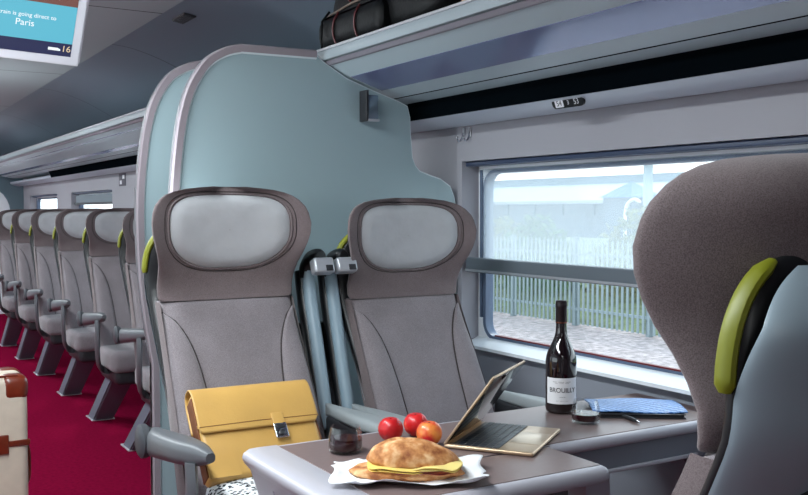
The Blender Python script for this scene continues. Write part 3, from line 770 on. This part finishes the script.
# ------------------------------------------------------------------ notebooks and pen
M['blue'] = None
def weave():
    m, nt, p, o = _new('blue_embossed_cover')
    tc = nt.nodes.new('ShaderNodeTexCoord'); w = nt.nodes.new('ShaderNodeTexWave'); w.wave_type = 'BANDS'; w.bands_direction = 'DIAGONAL'
    w.inputs['Scale'].default_value = 24; w.inputs['Distortion'].default_value = 3.5; w.inputs['Detail Scale'].default_value = 6
    nt.links.new(tc.outputs['Object'], w.inputs['Vector'])
    r = nt.nodes.new('ShaderNodeValToRGB'); r.color_ramp.elements[0].color = rgb(60, 108, 178); r.color_ramp.elements[1].color = rgb(128, 172, 226)
    nt.links.new(w.outputs['Fac'], r.inputs['Fac']); nt.links.new(r.outputs['Color'], p.inputs['Base Color'])
    b = nt.nodes.new('ShaderNodeBump'); b.inputs['Strength'].default_value = 0.5; b.inputs['Distance'].default_value = 0.003
    nt.links.new(w.outputs['Fac'], b.inputs['Height']); nt.links.new(b.outputs['Normal'], p.inputs['Normal'])
    p.inputs['Roughness'].default_value = 0.4
    return m
ba = math.radians(-34)
nb = thing('notebook', 'black notebook lying under the blue patterned folder by the window', 'notebook', (1.792, 1.792, ZT_), ba)
box('cover', M['dark'], (-0.112, 0.112, -0.078, 0.078, 0.0, 0.003), 0.001, nb)
box('pages', mat('pages', (52, 52, 56), 0.8), (-0.108, 0.108, -0.074, 0.074, 0.003, 0.0095), 0, nb)
box('cover', M['dark'], (-0.112, 0.112, -0.078, 0.078, 0.0095, 0.0115), 0.0008, nb)
nf = thing('folder', 'blue embossed wavy folder lying on the black notebook at the table corner', 'folder', (1.796, 1.804, ZT_ + 0.0115), ba)
def fol(i, j):
    x, y = -0.118 + 0.240 * i, -0.082 + 0.170 * j
    return (x, y, 0.0015 + 0.004 * (1 + math.sin(i * 7 + j * 4)) * 0.5 + 0.003 * math.sin(j * PI))
fo = finish(grid_bm(fol, 30, 20), 'cover', weave(), nf, ang=80)
md = fo.modifiers.new('thick', 'SOLIDIFY'); md.thickness = 0.003; md.offset = -0.3
pn_ = thing('pen', 'black ballpoint pen lying on the table in front of the notebook', 'pen', (1.712, 1.748, ZT_), math.atan2(-0.10, -0.02))
finish(tube_bm([(-0.062, 0, 0.0055), (-0.055, 0, 0.0055), (0.03, 0, 0.0055), (0.055, 0, 0.0052)], [0.0042, 0.0052, 0.0052, 0.0040], 12), 'barrel', M['dark'], pn_)
finish(tube_bm([(0.055, 0, 0.0052), (0.066, 0, 0.0048)], [0.0036, 0.001], 12), 'tip', M['chrome'], pn_)
finish(box_bm(-0.060, -0.022, -0.0016, 0.0016, 0.0104, 0.0122, 0.0005), 'clip', M['chrome'], pn_)

# ------------------------------------------------------------------ briefcase and scarf on the left seat
M['mustard'] = mat('mustard_leather', (202, 158, 86), 0.42, noise=9, bump=(220, 0.12), var=0.07)
M['mustardedge'] = mat('leather_edge', (112, 62, 24), 0.6)
tilt = math.radians(-37)       # leaning back against the seat
bc = thing('briefcase', 'mustard yellow leather briefcase leaning on the left table seat', 'briefcase', (0.918, 2.185, 0.580), 0)
bc.rotation_euler = (math.radians(-40), 0, math.radians(-2))
bw, bh, bd = 0.318, 0.252, 0.055
box('body', M['mustard'], (-bw/2, bw/2, -bd/2, bd/2, 0, bh - 0.004), 0.014, bc, 4)
# flap wraps over the top and folds down the front
fp = spline([(0, bd/2 + 0.002, bh - 0.10), (0, bd/2 + 0.003, bh - 0.03), (0, bd/2 - 0.008, bh + 0.001), (0, 0, bh + 0.006), (0, -bd/2 + 0.008, bh + 0.002), (0, -bd/2 - 0.006, bh - 0.025), (0, -bd/2 - 0.008, bh - 0.08), (0, -bd/2 - 0.005, bh - 0.128)], 5)
nv = len(fp) - 1
def flap(i, j):
    p = fp[round(j * nv)]
    u = 2 * i - 1
    cut = max(0, abs(u) - 0.93) / 0.07
    zz = p.z + (0.018 * cut ** 1.5 if j > 0.97 else 0)
    return ((bw / 2 + 0.003) * u, p.y, zz)
fl = finish(grid_bm(flap, 60, nv), 'flap', M['mustard'], bc, ang=80)
md = fl.modifiers.new('thick', 'SOLIDIFY'); md.thickness = 0.003; md.offset = 1
finish(tube_bm([(-bw/2, -bd/2 - 0.0095, bh - 0.112), (0, -bd/2 - 0.0098, bh - 0.110), (bw/2, -bd/2 - 0.0095, bh - 0.112)], 0.0009, 5), 'stitching', M['mustardedge'], fl)
box('strap', M['mustard'], (0.032, 0.064, -bd/2 - 0.0135, -bd/2 - 0.0085, bh - 0.155, bh - 0.095), 0.0015, bc)
ck = box('clasp', M['chrome'], (0.030, 0.066, -bd/2 - 0.016, -bd/2 - 0.010, bh - 0.168, bh - 0.126), 0.003, bc)
finish(lathe_bm([(0, 0), (0.0085, 0), (0.0085, 0.003), (0.006, 0.0045), (0, 0.0045)], 18), 'lock_button', M['dark'], ck, loc=(0.048, -bd/2 - 0.016, bh - 0.155), rot=(PI / 2, 0, 0))
box('lock_plate', M['dark'], (0.036, 0.060, -bd/2 - 0.0175, -bd/2 - 0.0155, bh - 0.142, bh - 0.132), 0.0005, ck)
for s in (-1, 1):
    finish(prism_bm([(s * bw/2 * 0.995, 0.004), (s * bw/2 * 0.995, 0.064), (s * (bw/2 - 0.075), 0.060), (s * (bw/2 - 0.082), 0.004)], 'y', -bd/2 - 0.0025, -bd/2 + 0.001), 'corner_patch', M['mustard'], bc, smooth=False)
    box('side_edge', M['mustardedge'], (min(s * (bw/2 - 0.002), s * (bw/2 + 0.0018)), max(s * (bw/2 - 0.002), s * (bw/2 + 0.0018)), -bd/2 + 0.006, bd/2 - 0.006, 0.012, bh - 0.02), 0.001, bc)
def scarf_mat():
    m, nt, p, o = _new('patterned_cloth')
    tc = nt.nodes.new('ShaderNodeTexCoord'); v = nt.nodes.new('ShaderNodeTexVoronoi'); v.inputs['Scale'].default_value = 85
    nt.links.new(tc.outputs['Object'], v.inputs['Vector'])
    r = nt.nodes.new('ShaderNodeValToRGB'); r.color_ramp.interpolation = 'CONSTANT'; r.color_ramp.elements[0].color = rgb(28, 32, 40); r.color_ramp.elements[1].position = 0.40; r.color_ramp.elements[1].color = rgb(220, 222, 224)
    nt.links.new(v.outputs['Distance'], r.inputs['Fac']); nt.links.new(r.outputs['Color'], p.inputs['Base Color']); p.inputs['Roughness'].default_value = 0.85
    return m
scf = thing('scarf', 'folded black and white patterned scarf under the yellow briefcase', 'scarf', (0.93, 2.14, 0.4955))
rings = []
for i in range(20):
    t = i / 19
    s = (1 - abs(2 * t - 1) ** 5) ** 0.5 if 0 < t < 1 else 0.05
    ring = []
    for k in range(28):
        a = 2 * PI * k / 28; c, q = math.cos(a), math.sin(a)
        w = 1 + 0.05 * math.sin(6 * a + 9 * t)
        z = 0.047 + 0.047 * s * math.copysign(abs(q) ** 0.6, q) * (w if q > 0 else 1)
        ring.append((-0.185 + 0.37 * t, -0.125 * s * math.copysign(abs(c) ** 0.6, c) * w, max(0.0, z)))
    rings.append(ring)
finish(loft_bm(rings), 'cloth', scarf_mat(), scf, ang=80)

# ------------------------------------------------------------------ suitcase in the aisle
M['cream'] = mat('cream_vulcanised', (206, 192, 174), 0.5, noise=30, var=0.04)
M['brown'] = mat('brown_leather', (112, 42, 22), 0.28, noise=20, var=0.2, coat=0.3)
su = thing('suitcase', 'cream hard suitcase with brown leather corners standing in the aisle', 'suitcase', (0.305, 3.50, 0), 0)
sw_, sd, sh0, sh1 = 0.24, 0.11, 0.045, 0.690
box('body', M['cream'], (-sw_, sw_, -sd, sd, sh0, sh1), 0.030, su, 5)
def corner(sx, sy, z, sz):
    b = box_bm(-0.046, 0.046, -0.046, 0.046, -0.046, 0.046, 0.030, 5)
    for v in b.verts: v.co += Vector((sx * (sw_ - 0.043), sy * (sd - 0.043), z - sz * 0.043))
    return finish(b, 'corner_cap', M['brown'], su)
for sx in (-1, 1):
    for sy in (-1, 1):
        corner(sx, sy, sh1, 1); corner(sx, sy, sh0, -1)
        finish(lathe_bm([(0, 0), (0.016, 0), (0.018, 0.01), (0.018, 0.04), (0.012, 0.046), (0, 0.046)], 16, c=(sx * 0.19, sy * 0.08, 0)), 'wheel', M['dark'], su)
for sy in (-1, 1):
    st = box('strap', M['brown'], (-sw_ - 0.003, sw_ + 0.003, min(sy * (sd - 0.004), sy * (sd + 0.004)), max(sy * (sd - 0.004), sy * (sd + 0.004)), 0.452, 0.472), 0.002, su)
    finish(box_bm(-0.03, 0.03, sy * (sd + 0.006) - 0.005, sy * (sd + 0.006) + 0.005, 0.437, 0.487, 0.004), 'buckle', mat('buckle_leather', (92, 36, 22), 0.3), st) if False else None
    finish(box_bm(0.135, 0.175, min(sy * sd, sy * (sd + 0.010)), max(sy * sd, sy * (sd + 0.010)), 0.430, 0.495, 0.004), 'strap_tab', M['brown'], st)
    finish(box_bm(-sw_ + 0.03, sw_ - 0.03, min(sy * (sd - 0.012), sy * (sd - 0.026)), max(sy * (sd - 0.012), sy * (sd - 0.026)), sh1 - 0.002, sh1 + 0.003, 0.001), 'top_binding', M['brown'], su)
finish(tube_bm(spline([(sw_ - 0.002, 0, 0.44), (sw_ + 0.012, 0, 0.41), (sw_ + 0.014, 0, 0.36), (sw_ + 0.012, 0, 0.31), (sw_ - 0.002, 0, 0.28)], 5), 0.009, 8), 'side_handle', M['brown'], su)
finish(tube_bm(spline([(-0.07, 0, sh1 - 0.002), (-0.06, 0, sh1 + 0.025), (0, 0, sh1 + 0.032), (0.06, 0, sh1 + 0.025), (0.07, 0, sh1 - 0.002)], 5), 0.008, 8), 'top_handle', M['brown'], su) if False else None

# ------------------------------------------------------------------ bags on the rack
M['blackleather'] = mat('black_leather', (8, 8, 10), 0.5, spec=0.25, noise=30, bump=(90, 0.25), var=0.2)
M['tan'] = mat('tan_zip', (120, 104, 92), 0.5)
M['oxblood'] = mat('oxblood_piping', (84, 22, 26), 0.4)
hb = thing('holdall', 'black leather holdall with zips and oxblood piping on the luggage rack', 'bag', (1.600, 2.61, 1.788), PI / 2)
# local x along the rack (world +Y), local y = world -X (towards the aisle)
rings = []
for i in range(25):
    t = i / 24; x = -0.36 + 0.72 * t
    s = (1 - abs(2 * t - 1) ** 4) ** 0.5 if 0 < t < 1 else 0.08
    ring = []
    for k in range(36):
        a = 2 * PI * k / 36; c, q = math.cos(a), math.sin(a)
        ring.append((x, 0.145 * (0.55 + 0.45 * s) * math.copysign(abs(c) ** 0.55, c), 0.128 + 0.127 * (0.35 + 0.65 * s) * math.copysign(abs(q) ** 0.55, q)))
    rings.append(ring)
bd_ = finish(loft_bm(rings), 'body', M['blackleather'], hb, ang=70)
bm0 = min(v.co.z for v in bd_.data.vertices)
for v in bd_.data.vertices: v.co.z -= bm0 if v.co.z < 0.1 else 0
# outer pocket facing the aisle
pk = finish(box_bm(-0.10, 0.345, 0.120, 0.178, 0.012, 0.120, 0.040, 5), 'pocket', M['blackleather'], hb)
for xx in (0.05, 0.20):
    finish(tube_bm(spline([(xx, 0.172, 0.016), (xx + 0.004, 0.1815, 0.05), (xx, 0.180, 0.09), (xx - 0.004, 0.165, 0.120)], 4), 0.0035, 6), 'piping', M['oxblood'], pk)
finish(tube_bm([(0.34, 0.185 - 0.05, 0.07), (0.351, 0.13, 0.075), (0.353, 0.09, 0.080)], 0.003, 6), 'zip', M['tan'], pk)
finish(tube_bm(spline([(0.335, 0.140, 0.128), (0.15, 0.152, 0.138), (0.0, 0.152, 0.140), (-0.30, 0.146, 0.132)], 5), 0.0035, 6), 'zip', M['tan'], hb)
zp = finish(tube_bm([(0.27, 0.160, 0.135), (0.275, 0.186, 0.10), (0.272, 0.190, 0.04), (0.27, 0.188, -0.012)], 0.004, 6), 'zip_pull', M['blackleather'], hb)
for s in (-1, 1):
    finish(tube_bm(spline([(-0.14, 0.07 * s, 0.245), (-0.12, 0.075 * s, 0.31), (0.0, 0.08 * s, 0.335), (0.12, 0.075 * s, 0.31), (0.14, 0.07 * s, 0.245)], 6), 0.010, 8), 'handle', M['blackleather'], hb)
    finish(tube_bm([(0.14, 0.07 * s + 0.004, 0.25), (0.15, 0.147 * s, 0.15)], 0.006, 6), 'handle_tab', M['oxblood'], hb)
bx = thing('hat_box', 'beige box on the luggage rack next to the black holdall', 'box', (1.62, 1.97, 1.787))
box('carton', mat('beige_card', (212, 188, 148), 0.6), (-0.13, 0.13, -0.20, 0.20, 0.0, 0.17), 0.006, bx)
box('lid', mat('beige_lid', (206, 180, 140), 0.6), (-0.134, 0.134, -0.204, 0.204, 0.145, 0.185), 0.005, bx)

# ------------------------------------------------------------------ overhead monitor
mo = thing('overhead_monitor', 'ceiling hung information screen showing a blue destination message', 'monitor', (0.412, 3.40, 1.772))
mo.rotation_euler = (math.radians(32), math.radians(2.5), 0)
mw, mh = 0.32, 0.36
box('housing', M['monframe'], (-mw, mw, 0.0, 0.055, 0.0, mh), 0.008, mo)
box('bezel', M['monframe'], (-mw + 0.004, mw - 0.008, -0.012, 0.004, -0.004, mh), 0.005, mo)
px0, px1, pz0, pz1 = -mw + 0.035, mw - 0.038, 0.030, mh - 0.03
scr = box('screen', emit_mat('screen_cyan', (96, 196, 222), 0.8), (px0, px1, -0.0140, -0.0115, pz0, pz1), 0, mo, smooth=False)
box('caption_bar', emit_mat('screen_navy', (20, 28, 84), 0.7), (px0, px1, -0.0146, -0.0138, pz0, pz0 + 0.046), 0, scr, smooth=False)
box('picture_band', emit_mat('screen_brown', (116, 72, 64), 0.9), (px0, px1, -0.0146, -0.0138, pz0 + 0.178, pz1), 0, scr, smooth=False)
M['white_e'] = emit_mat('screen_white', (240, 248, 252), 1.0)
M['amber_e'] = emit_mat('screen_amber', (222, 200, 160), 1.0)
R90 = (PI / 2, 0, 0)
text_obj('lettering', 'This train is going direct to', 0.0200, M['white_e'], scr, (px1 - 0.062, -0.0150, pz0 + 0.130), R90, 0.0002, 'RIGHT')
text_obj('lettering', 'Paris', 0.031, M['white_e'], scr, (px1 - 0.158, -0.0150, pz0 + 0.102), R90, 0.0002, 'CENTER')
text_obj('lettering', '16', 0.031, M['amber_e'], scr, (px1 - 0.018, -0.0150, pz0 + 0.026), R90, 0.0002, 'CENTER')
finish(prism_bm([(px1 - 0.076, pz0 + 0.018), (px1 - 0.076, pz0 + 0.028), (px1 - 0.045, pz0 + 0.028), (px1 - 0.037, pz0 + 0.024), (px1 - 0.036, pz0 + 0.018)], 'y', -0.0152, -0.0148), 'train_symbol', M['white_e'], scr, smooth=False)
finish(tube_bm([(0, 0.05, 0.22), (0, 0.10, 0.315)], 0.022, 10), 'mount', M['dark'], mo)

# ------------------------------------------------------------------ seat number plate, hooks, vent
sg = thing('seat_number_sign', 'small black seat number plate reading 54 and 53 below the rack', 'sign', (1.8205, 2.10, 1.5655))
sg.rotation_euler = (0, math.radians(0), 0)
ang = math.atan2(0.015, 0.038)
sg.rotation_euler = Matrix(((0, 0, -1), (-1, 0, 0), (0, 1, 0))).transposed().to_euler() if False else (0, 0, 0)
# local frame: u = -Y (to the right as read from the aisle), v = up along the rail face, w = outwards (-X, down)
nrm = Vector((-math.sin(1.2), 0, -math.cos(1.2))); vv = Vector((-math.cos(0.9), 0, math.sin(0.9))); vv = nrm.cross(Vector((0, -1, 0))) * 1.0
if vv.z < 0: vv = -vv
mt = Matrix((( 0, vv.x, nrm.x), (-1, vv.y, nrm.y), (0, vv.z, nrm.z)))
sg.rotation_euler = mt.to_euler()
pl = finish(prism_bm(rrect(0.135, 0.030, 0.0145, 8), 'z', -0.004, 0.0045), 'plate', mat('plate_black', (14, 14, 18), 0.3), sg, ang=50)
M['signwhite'] = mat('sign_white', (225, 225, 230), 0.5)
finish(prism_bm(rrect(0.036, 0.023, 0.002, 3, -0.036, 0), 'z', 0.0045, 0.0050), 'white_tile', M['signwhite'], pl, smooth=False)
text_obj('lettering', '54', 0.023, M['ink'], pl, (-0.036, 0, 0.0053), ext=0.0002)
text_obj('lettering', '3', 0.018, M['signwhite'], pl, (0.003, 0, 0.0050), ext=0.0002)
text_obj('lettering', '53', 0.023, M['signwhite'], pl, (0.038, 0, 0.0050), ext=0.0002)
def hook(y, label):
    t = thing('coat_hook', label, 'hook', (1.95, y, 1.545), 0)
    box('plate', M['silver'], (-0.006, 0.0, -0.006, 0.006, -0.03, 0.005), 0.002, t)
    finish(tube_bm(spline([(-0.004, 0, -0.012), (-0.010, 0, -0.032), (-0.020, 0, -0.044), (-0.030, 0, -0.036), (-0.031, 0, -0.026)], 4), [0.0035] * 16 + [0.005], 8), 'prong', M['chrome'], t)
hook(2.815, 'silver coat hook above the window, the left one of a pair')
hook(2.775, 'silver coat hook above the window, the right one of a pair')
vt = thing('ceiling_vent', 'small dark rectangular vent in the curved ceiling panel', 'vent', (1.305, 4.02, 2.088))
vt.rotation_euler = (0, math.radians(9), 0)
box('grille', M['dark'], (-0.028, 0.028, -0.085, 0.085, -0.006, 0.02), 0.003, vt)
for k in range(5): box('slat', M['armdark'], (-0.023 + 0.010 * k, -0.018 + 0.010 * k, -0.078, 0.078, -0.009, -0.005), 0, vt)
# far-section notices on the pier between windows
nt_ = thing('notice', 'small dark notice on the wall pier between the distant windows', 'notice', (1.95, 7.585, 1.50))
box('board', mat('notice_dark', (60, 54, 70), 0.5), (-0.004, 0.001, -0.10, 0.10, -0.05, 0.05), 0.001, nt_)
box('pictogram', M['signwhite'], (-0.005, -0.004, -0.07, -0.01, 0.006, 0.036), 0, nt_); box('pictogram', M['signwhite'], (-0.005, -0.004, 0.01, 0.07, -0.036, -0.006), 0, nt_)

# ------------------------------------------------------------------ outside: trackside, fence, shrubs, building
GZ = -1.31
gm = mat('gravel', (164, 152, 150), 0.95, noise=7, bump=(30, 0.8), var=0.45)
struct(box('trim_6', gm, (2.6, 90, -30, 110, GZ - 0.1, GZ), smooth=False))
struct(box('trim_7', gm, (-60, -1.2, -30, 60, GZ - 0.1, GZ), smooth=False))
FX = 14.0; pitch = 0.15; bay = 2.25
fe = thing('palisade_fence', 'pale galvanised palisade fence running beside the track', 'fence', (FX, 16.0, GZ))
fm = mat('galvanised', (136, 150, 154), 0.5)
for k in range(-5, 7):
    y0 = k * bay
    box('post', fm, (0.06, 0.16, y0 - 0.06, y0 + 0.06, -0.02, 1.98), 0, fe, smooth=False)
    bm = bmesh.new()
    n = int(bay / pitch)
    for q in range(n):
        y = y0 + 0.075 + q * pitch
        b2 = prism_bm([(y - 0.030, 0.05), (y + 0.030, 0.05), (y + 0.030, 1.86), (y, 1.96), (y - 0.030, 1.86)], 'x', 0, 0.02)
        merge(bm, b2)
    finish(bm, 'picket_panel', fm, fe, smooth=False)
for z in (0.36, 1.58): box('rail', fm, (0.02, 0.06, -5 * bay, 7 * bay, z, z + 0.06), 0, fe, smooth=False)
struct(finish(prism_bm([(14.4, GZ), (17.0, GZ + 0.5), (22.0, GZ + 0.9), (40.0, GZ + 0.9), (40.0, GZ)], 'y', -12, 48), 'trim_8', mat('grass_bank', (104, 116, 80), 0.95, noise=3, bump=(18, 0.8), var=0.4), smooth=False))
def shrub(x, y, r, h, label, m):
    t = thing('shrub', label, 'shrub', (x, y, GZ))
    rnd = random.Random(int(x * 10 + y))
    bm = bmesh.new()
    for q in range(900):
        a, b, c = rnd.uniform(0, 2 * PI), rnd.random() ** 0.4, rnd.uniform(-0.2, 1)
        s = math.sqrt(max(0.05, 1 - max(c, 0) ** 2))
        p = Vector((r * b * s * math.cos(a), 1.3 * r * b * s * math.sin(a), h * 0.22 + h * 0.8 * max(0.0, c) * (0.8 + 0.3 * rnd.random())))
        d = Vector((rnd.uniform(-1, 1), rnd.uniform(-1, 1), rnd.uniform(-1, 1))).normalized() * 0.13
        e = d.orthogonal().normalized() * 0.07
        vs = [bm.verts.new(p - d), bm.verts.new(p + e), bm.verts.new(p + d), bm.verts.new(p - e)]
        bm.faces.new(vs)
    finish(bm, 'foliage', m, t, smooth=False)
    finish(tube_bm([(0, 0, -0.05), (0.03, 0.02, h * 0.5)], [0.06, 0.03], 8), 'stem', mat('bark', (90, 74, 60), 0.9), t)
g1 = mat('leaf_green', (84, 108, 62), 0.8, noise=3, var=0.3); g2 = mat('leaf_olive', (112, 114, 76), 0.8, noise=3, var=0.3)
for (x, y, r, h, m, lb) in ((16.4, 13.4, 1.3, 2.9, g1, 'green shrub behind the fence, nearest the foreground seat'), (17.0, 16.9, 1.2, 2.5, g2, 'olive shrub behind the middle of the fence'), (16.4, 20.2, 1.1, 2.3, g1, 'green shrub behind the fence, towards the left window edge'), (18.0, 23.8, 1.3, 2.2, g2, 'olive shrub behind the fence at the left window edge'), (17.4, 9.6, 1.3, 2.5, g2, 'olive shrub behind the fence hidden near the seat wing')):
    shrub(x, y, r, h, lb, m)
# long low station building with pale roof
BX = 55.0
bdg = thing('station_building', 'long low pale-roofed station building seen hazily through the blind', 'building', (BX, 60, GZ))
wg = mat('building_grey', (92, 104, 116), 0.7); wb = mat('building_glazing', (60, 80, 98), 0.3); rw = mat('roof_white', (150, 162, 172), 0.6); rg = mat('roof_grey', (130, 146, 154), 0.6)
box('wall', wg, (0, 18, -110, 48, 0, 1.5), 0, bdg, smooth=False)
for k in range(39):
    box('window', wb, (-0.1, 0.2, -108 + 4 * k, -108 + 4 * k + 3.6, 2.2, 3.2), 0, bdg, smooth=False)
box('upper_wall', wg, (0.1, 18, -110, 48, 1.4, 3.3), 0, bdg, smooth=False)
finish(prism_bm([(-1.5, 3.2), (-1.5, 3.45), (11, 5.3), (11, 3.2)], 'y', -111, 49), 'lower_roof', rw, bdg, smooth=False)
finish(prism_bm([(11, 5.2), (11, 6.1), (26, 6.9), (26, 5.2)], 'y', -111, 40), 'upper_roof', rg, bdg, smooth=False)
kp = thing('kiosk', 'blue pyramid roofed pavilion in front of the pale station roof', 'building', (48.0, 48.6, GZ))
b = loft_bm([[(-1.6, -1.6, 3.5), (1.6, -1.6, 3.5), (1.6, 1.6, 3.5), (-1.6, 1.6, 3.5)], [(-0.02, -0.02, 4.65), (0.02, -0.02, 4.65), (0.02, 0.02, 4.65), (-0.02, 0.02, 4.65)]])
finish(b, 'roof', mat('roof_blue', (48, 100, 156), 0.5), kp, smooth=False)
box('wall', wg, (-1.4, 1.4, -1.4, 1.4, 0, 3.51), 0, kp, smooth=False)
lp = thing('lamp_post', 'tall pale lamp post standing beyond the fence', 'lamp post', (30.0, 29.4, GZ))
finish(tube_bm([(0, 0, 0), (0, 0, 7.5)], [0.24, 0.18], 12), 'pole', mat('pole_grey', (168, 186, 194), 0.5), lp)
finish(tube_bm(spline([(0, 0, 7.4), (-0.3, 0, 7.9), (-1.2, 0, 8.0)], 4), 0.07, 8), 'arm', mat('pole_arm', (168, 186, 194), 0.5), lp)
sl = thing('street_lamp', 'short curved white street lamp in front of the pale building', 'lamp post', (40.0, 41.0, GZ))
finish(tube_bm(spline([(0, 0, 0), (0, 0, 2.4), (0, -0.2, 3.0), (0, -0.7, 3.25), (0, -1.2, 3.1)], 5), 0.10, 8), 'pole', mat('lamp_white', (232, 236, 238), 0.5), sl)

# ------------------------------------------------------------------ light
w = bpy.data.worlds.new('World'); sc.world = w; w.use_nodes = True
nt = w.node_tree; bg = nt.nodes['Background']
tc = nt.nodes.new('ShaderNodeTexCoord'); sp = nt.nodes.new('ShaderNodeSeparateXYZ'); nt.links.new(tc.outputs['Generated'], sp.inputs[0])
rmp = nt.nodes.new('ShaderNodeValToRGB'); rmp.color_ramp.elements[0].position = 0.0; rmp.color_ramp.elements[0].color = (0.90, 0.95, 0.98, 1)
rmp.color_ramp.elements[1].position = 0.6; rmp.color_ramp.elements[1].color = (0.66, 0.80, 0.95, 1)
nt.links.new(sp.outputs['Z'], rmp.inputs['Fac']); nt.links.new(rmp.outputs['Color'], bg.inputs['Color'])
bg.inputs['Strength'].default_value = 2.8
sun = bpy.data.lights.new('sun', 'SUN'); sun.energy = 1.6; sun.angle = math.radians(8); sun.color = (1.0, 0.96, 0.9)
so = bpy.data.objects.new('sun', sun); C.objects.link(so)
so.rotation_euler = Vector((-0.55, -0.42, -0.72)).to_track_quat('-Z', 'Y').to_euler()
# ceiling lamps along the aisle (diffuser strip and its light) and a cove light over the opposite rack
LC = (0.88, 0.96, 1.0)
for k, (yc, ln, en) in enumerate(((-1.2, 2.0, 5), (1.9, 2.2, 48), (5.0, 2.6, 40), (8.0, 2.6, 40), (10.8, 2.4, 36))):
    tlp = thing('ceiling_light', 'long white ceiling light above the aisle out of view', 'lamp', (0.15, yc, 2.10), 0, 'aisle ceiling lights')
    box('diffuser', emit_mat('diffuser', (255, 252, 246), 1.5), (-0.11, 0.11, -ln / 2, ln / 2, -0.012, 0.0), 0.003, tlp)
    al = bpy.data.lights.new('ceiling_lamp', 'AREA'); al.shape = 'RECTANGLE'; al.size = 0.22; al.size_y = ln; al.energy = en; al.color = LC
    ao = bpy.data.objects.new('ceiling_lamp', al); C.objects.link(ao); ao.location = (0.15, yc, 2.083)
for yc, ln in ((2.8, 3.2), (6.2, 3.2), (9.8, 3.2)):
    al = bpy.data.lights.new('cove_lamp', 'AREA'); al.shape = 'RECTANGLE'; al.size = 0.06; al.size_y = ln; al.energy = 20; al.color = LC
    ao = bpy.data.objects.new('cove_lamp', al); C.objects.link(ao); ao.location = (-0.62, yc, 1.82)
    ao.rotation_euler = Vector((0.40, 0, 0.92)).to_track_quat('-Z', 'Y').to_euler()

# ------------------------------------------------------------------ camera
cam = bpy.data.cameras.new('camera'); cam.sensor_width = 36; cam.lens = 940 / 808 * 36; cam.clip_start = 0.02; cam.clip_end = 500
co = bpy.data.objects.new('camera', cam); C.objects.link(co)
co.location = (0, 0, 1.25); co.rotation_euler = (math.radians(90 - 2.22), 0, math.radians(-31.05))
sc.camera = co
sc.view_settings.view_transform = 'Standard'; sc.view_settings.look = 'None'; sc.view_settings.gamma = 1; sc.view_settings.exposure = 0.15
sc.view_settings.use_curve_mapping = False
sc.cycles.use_denoising = True
sc.cycles.max_bounces = 10; sc.cycles.transparent_max_bounces = 16
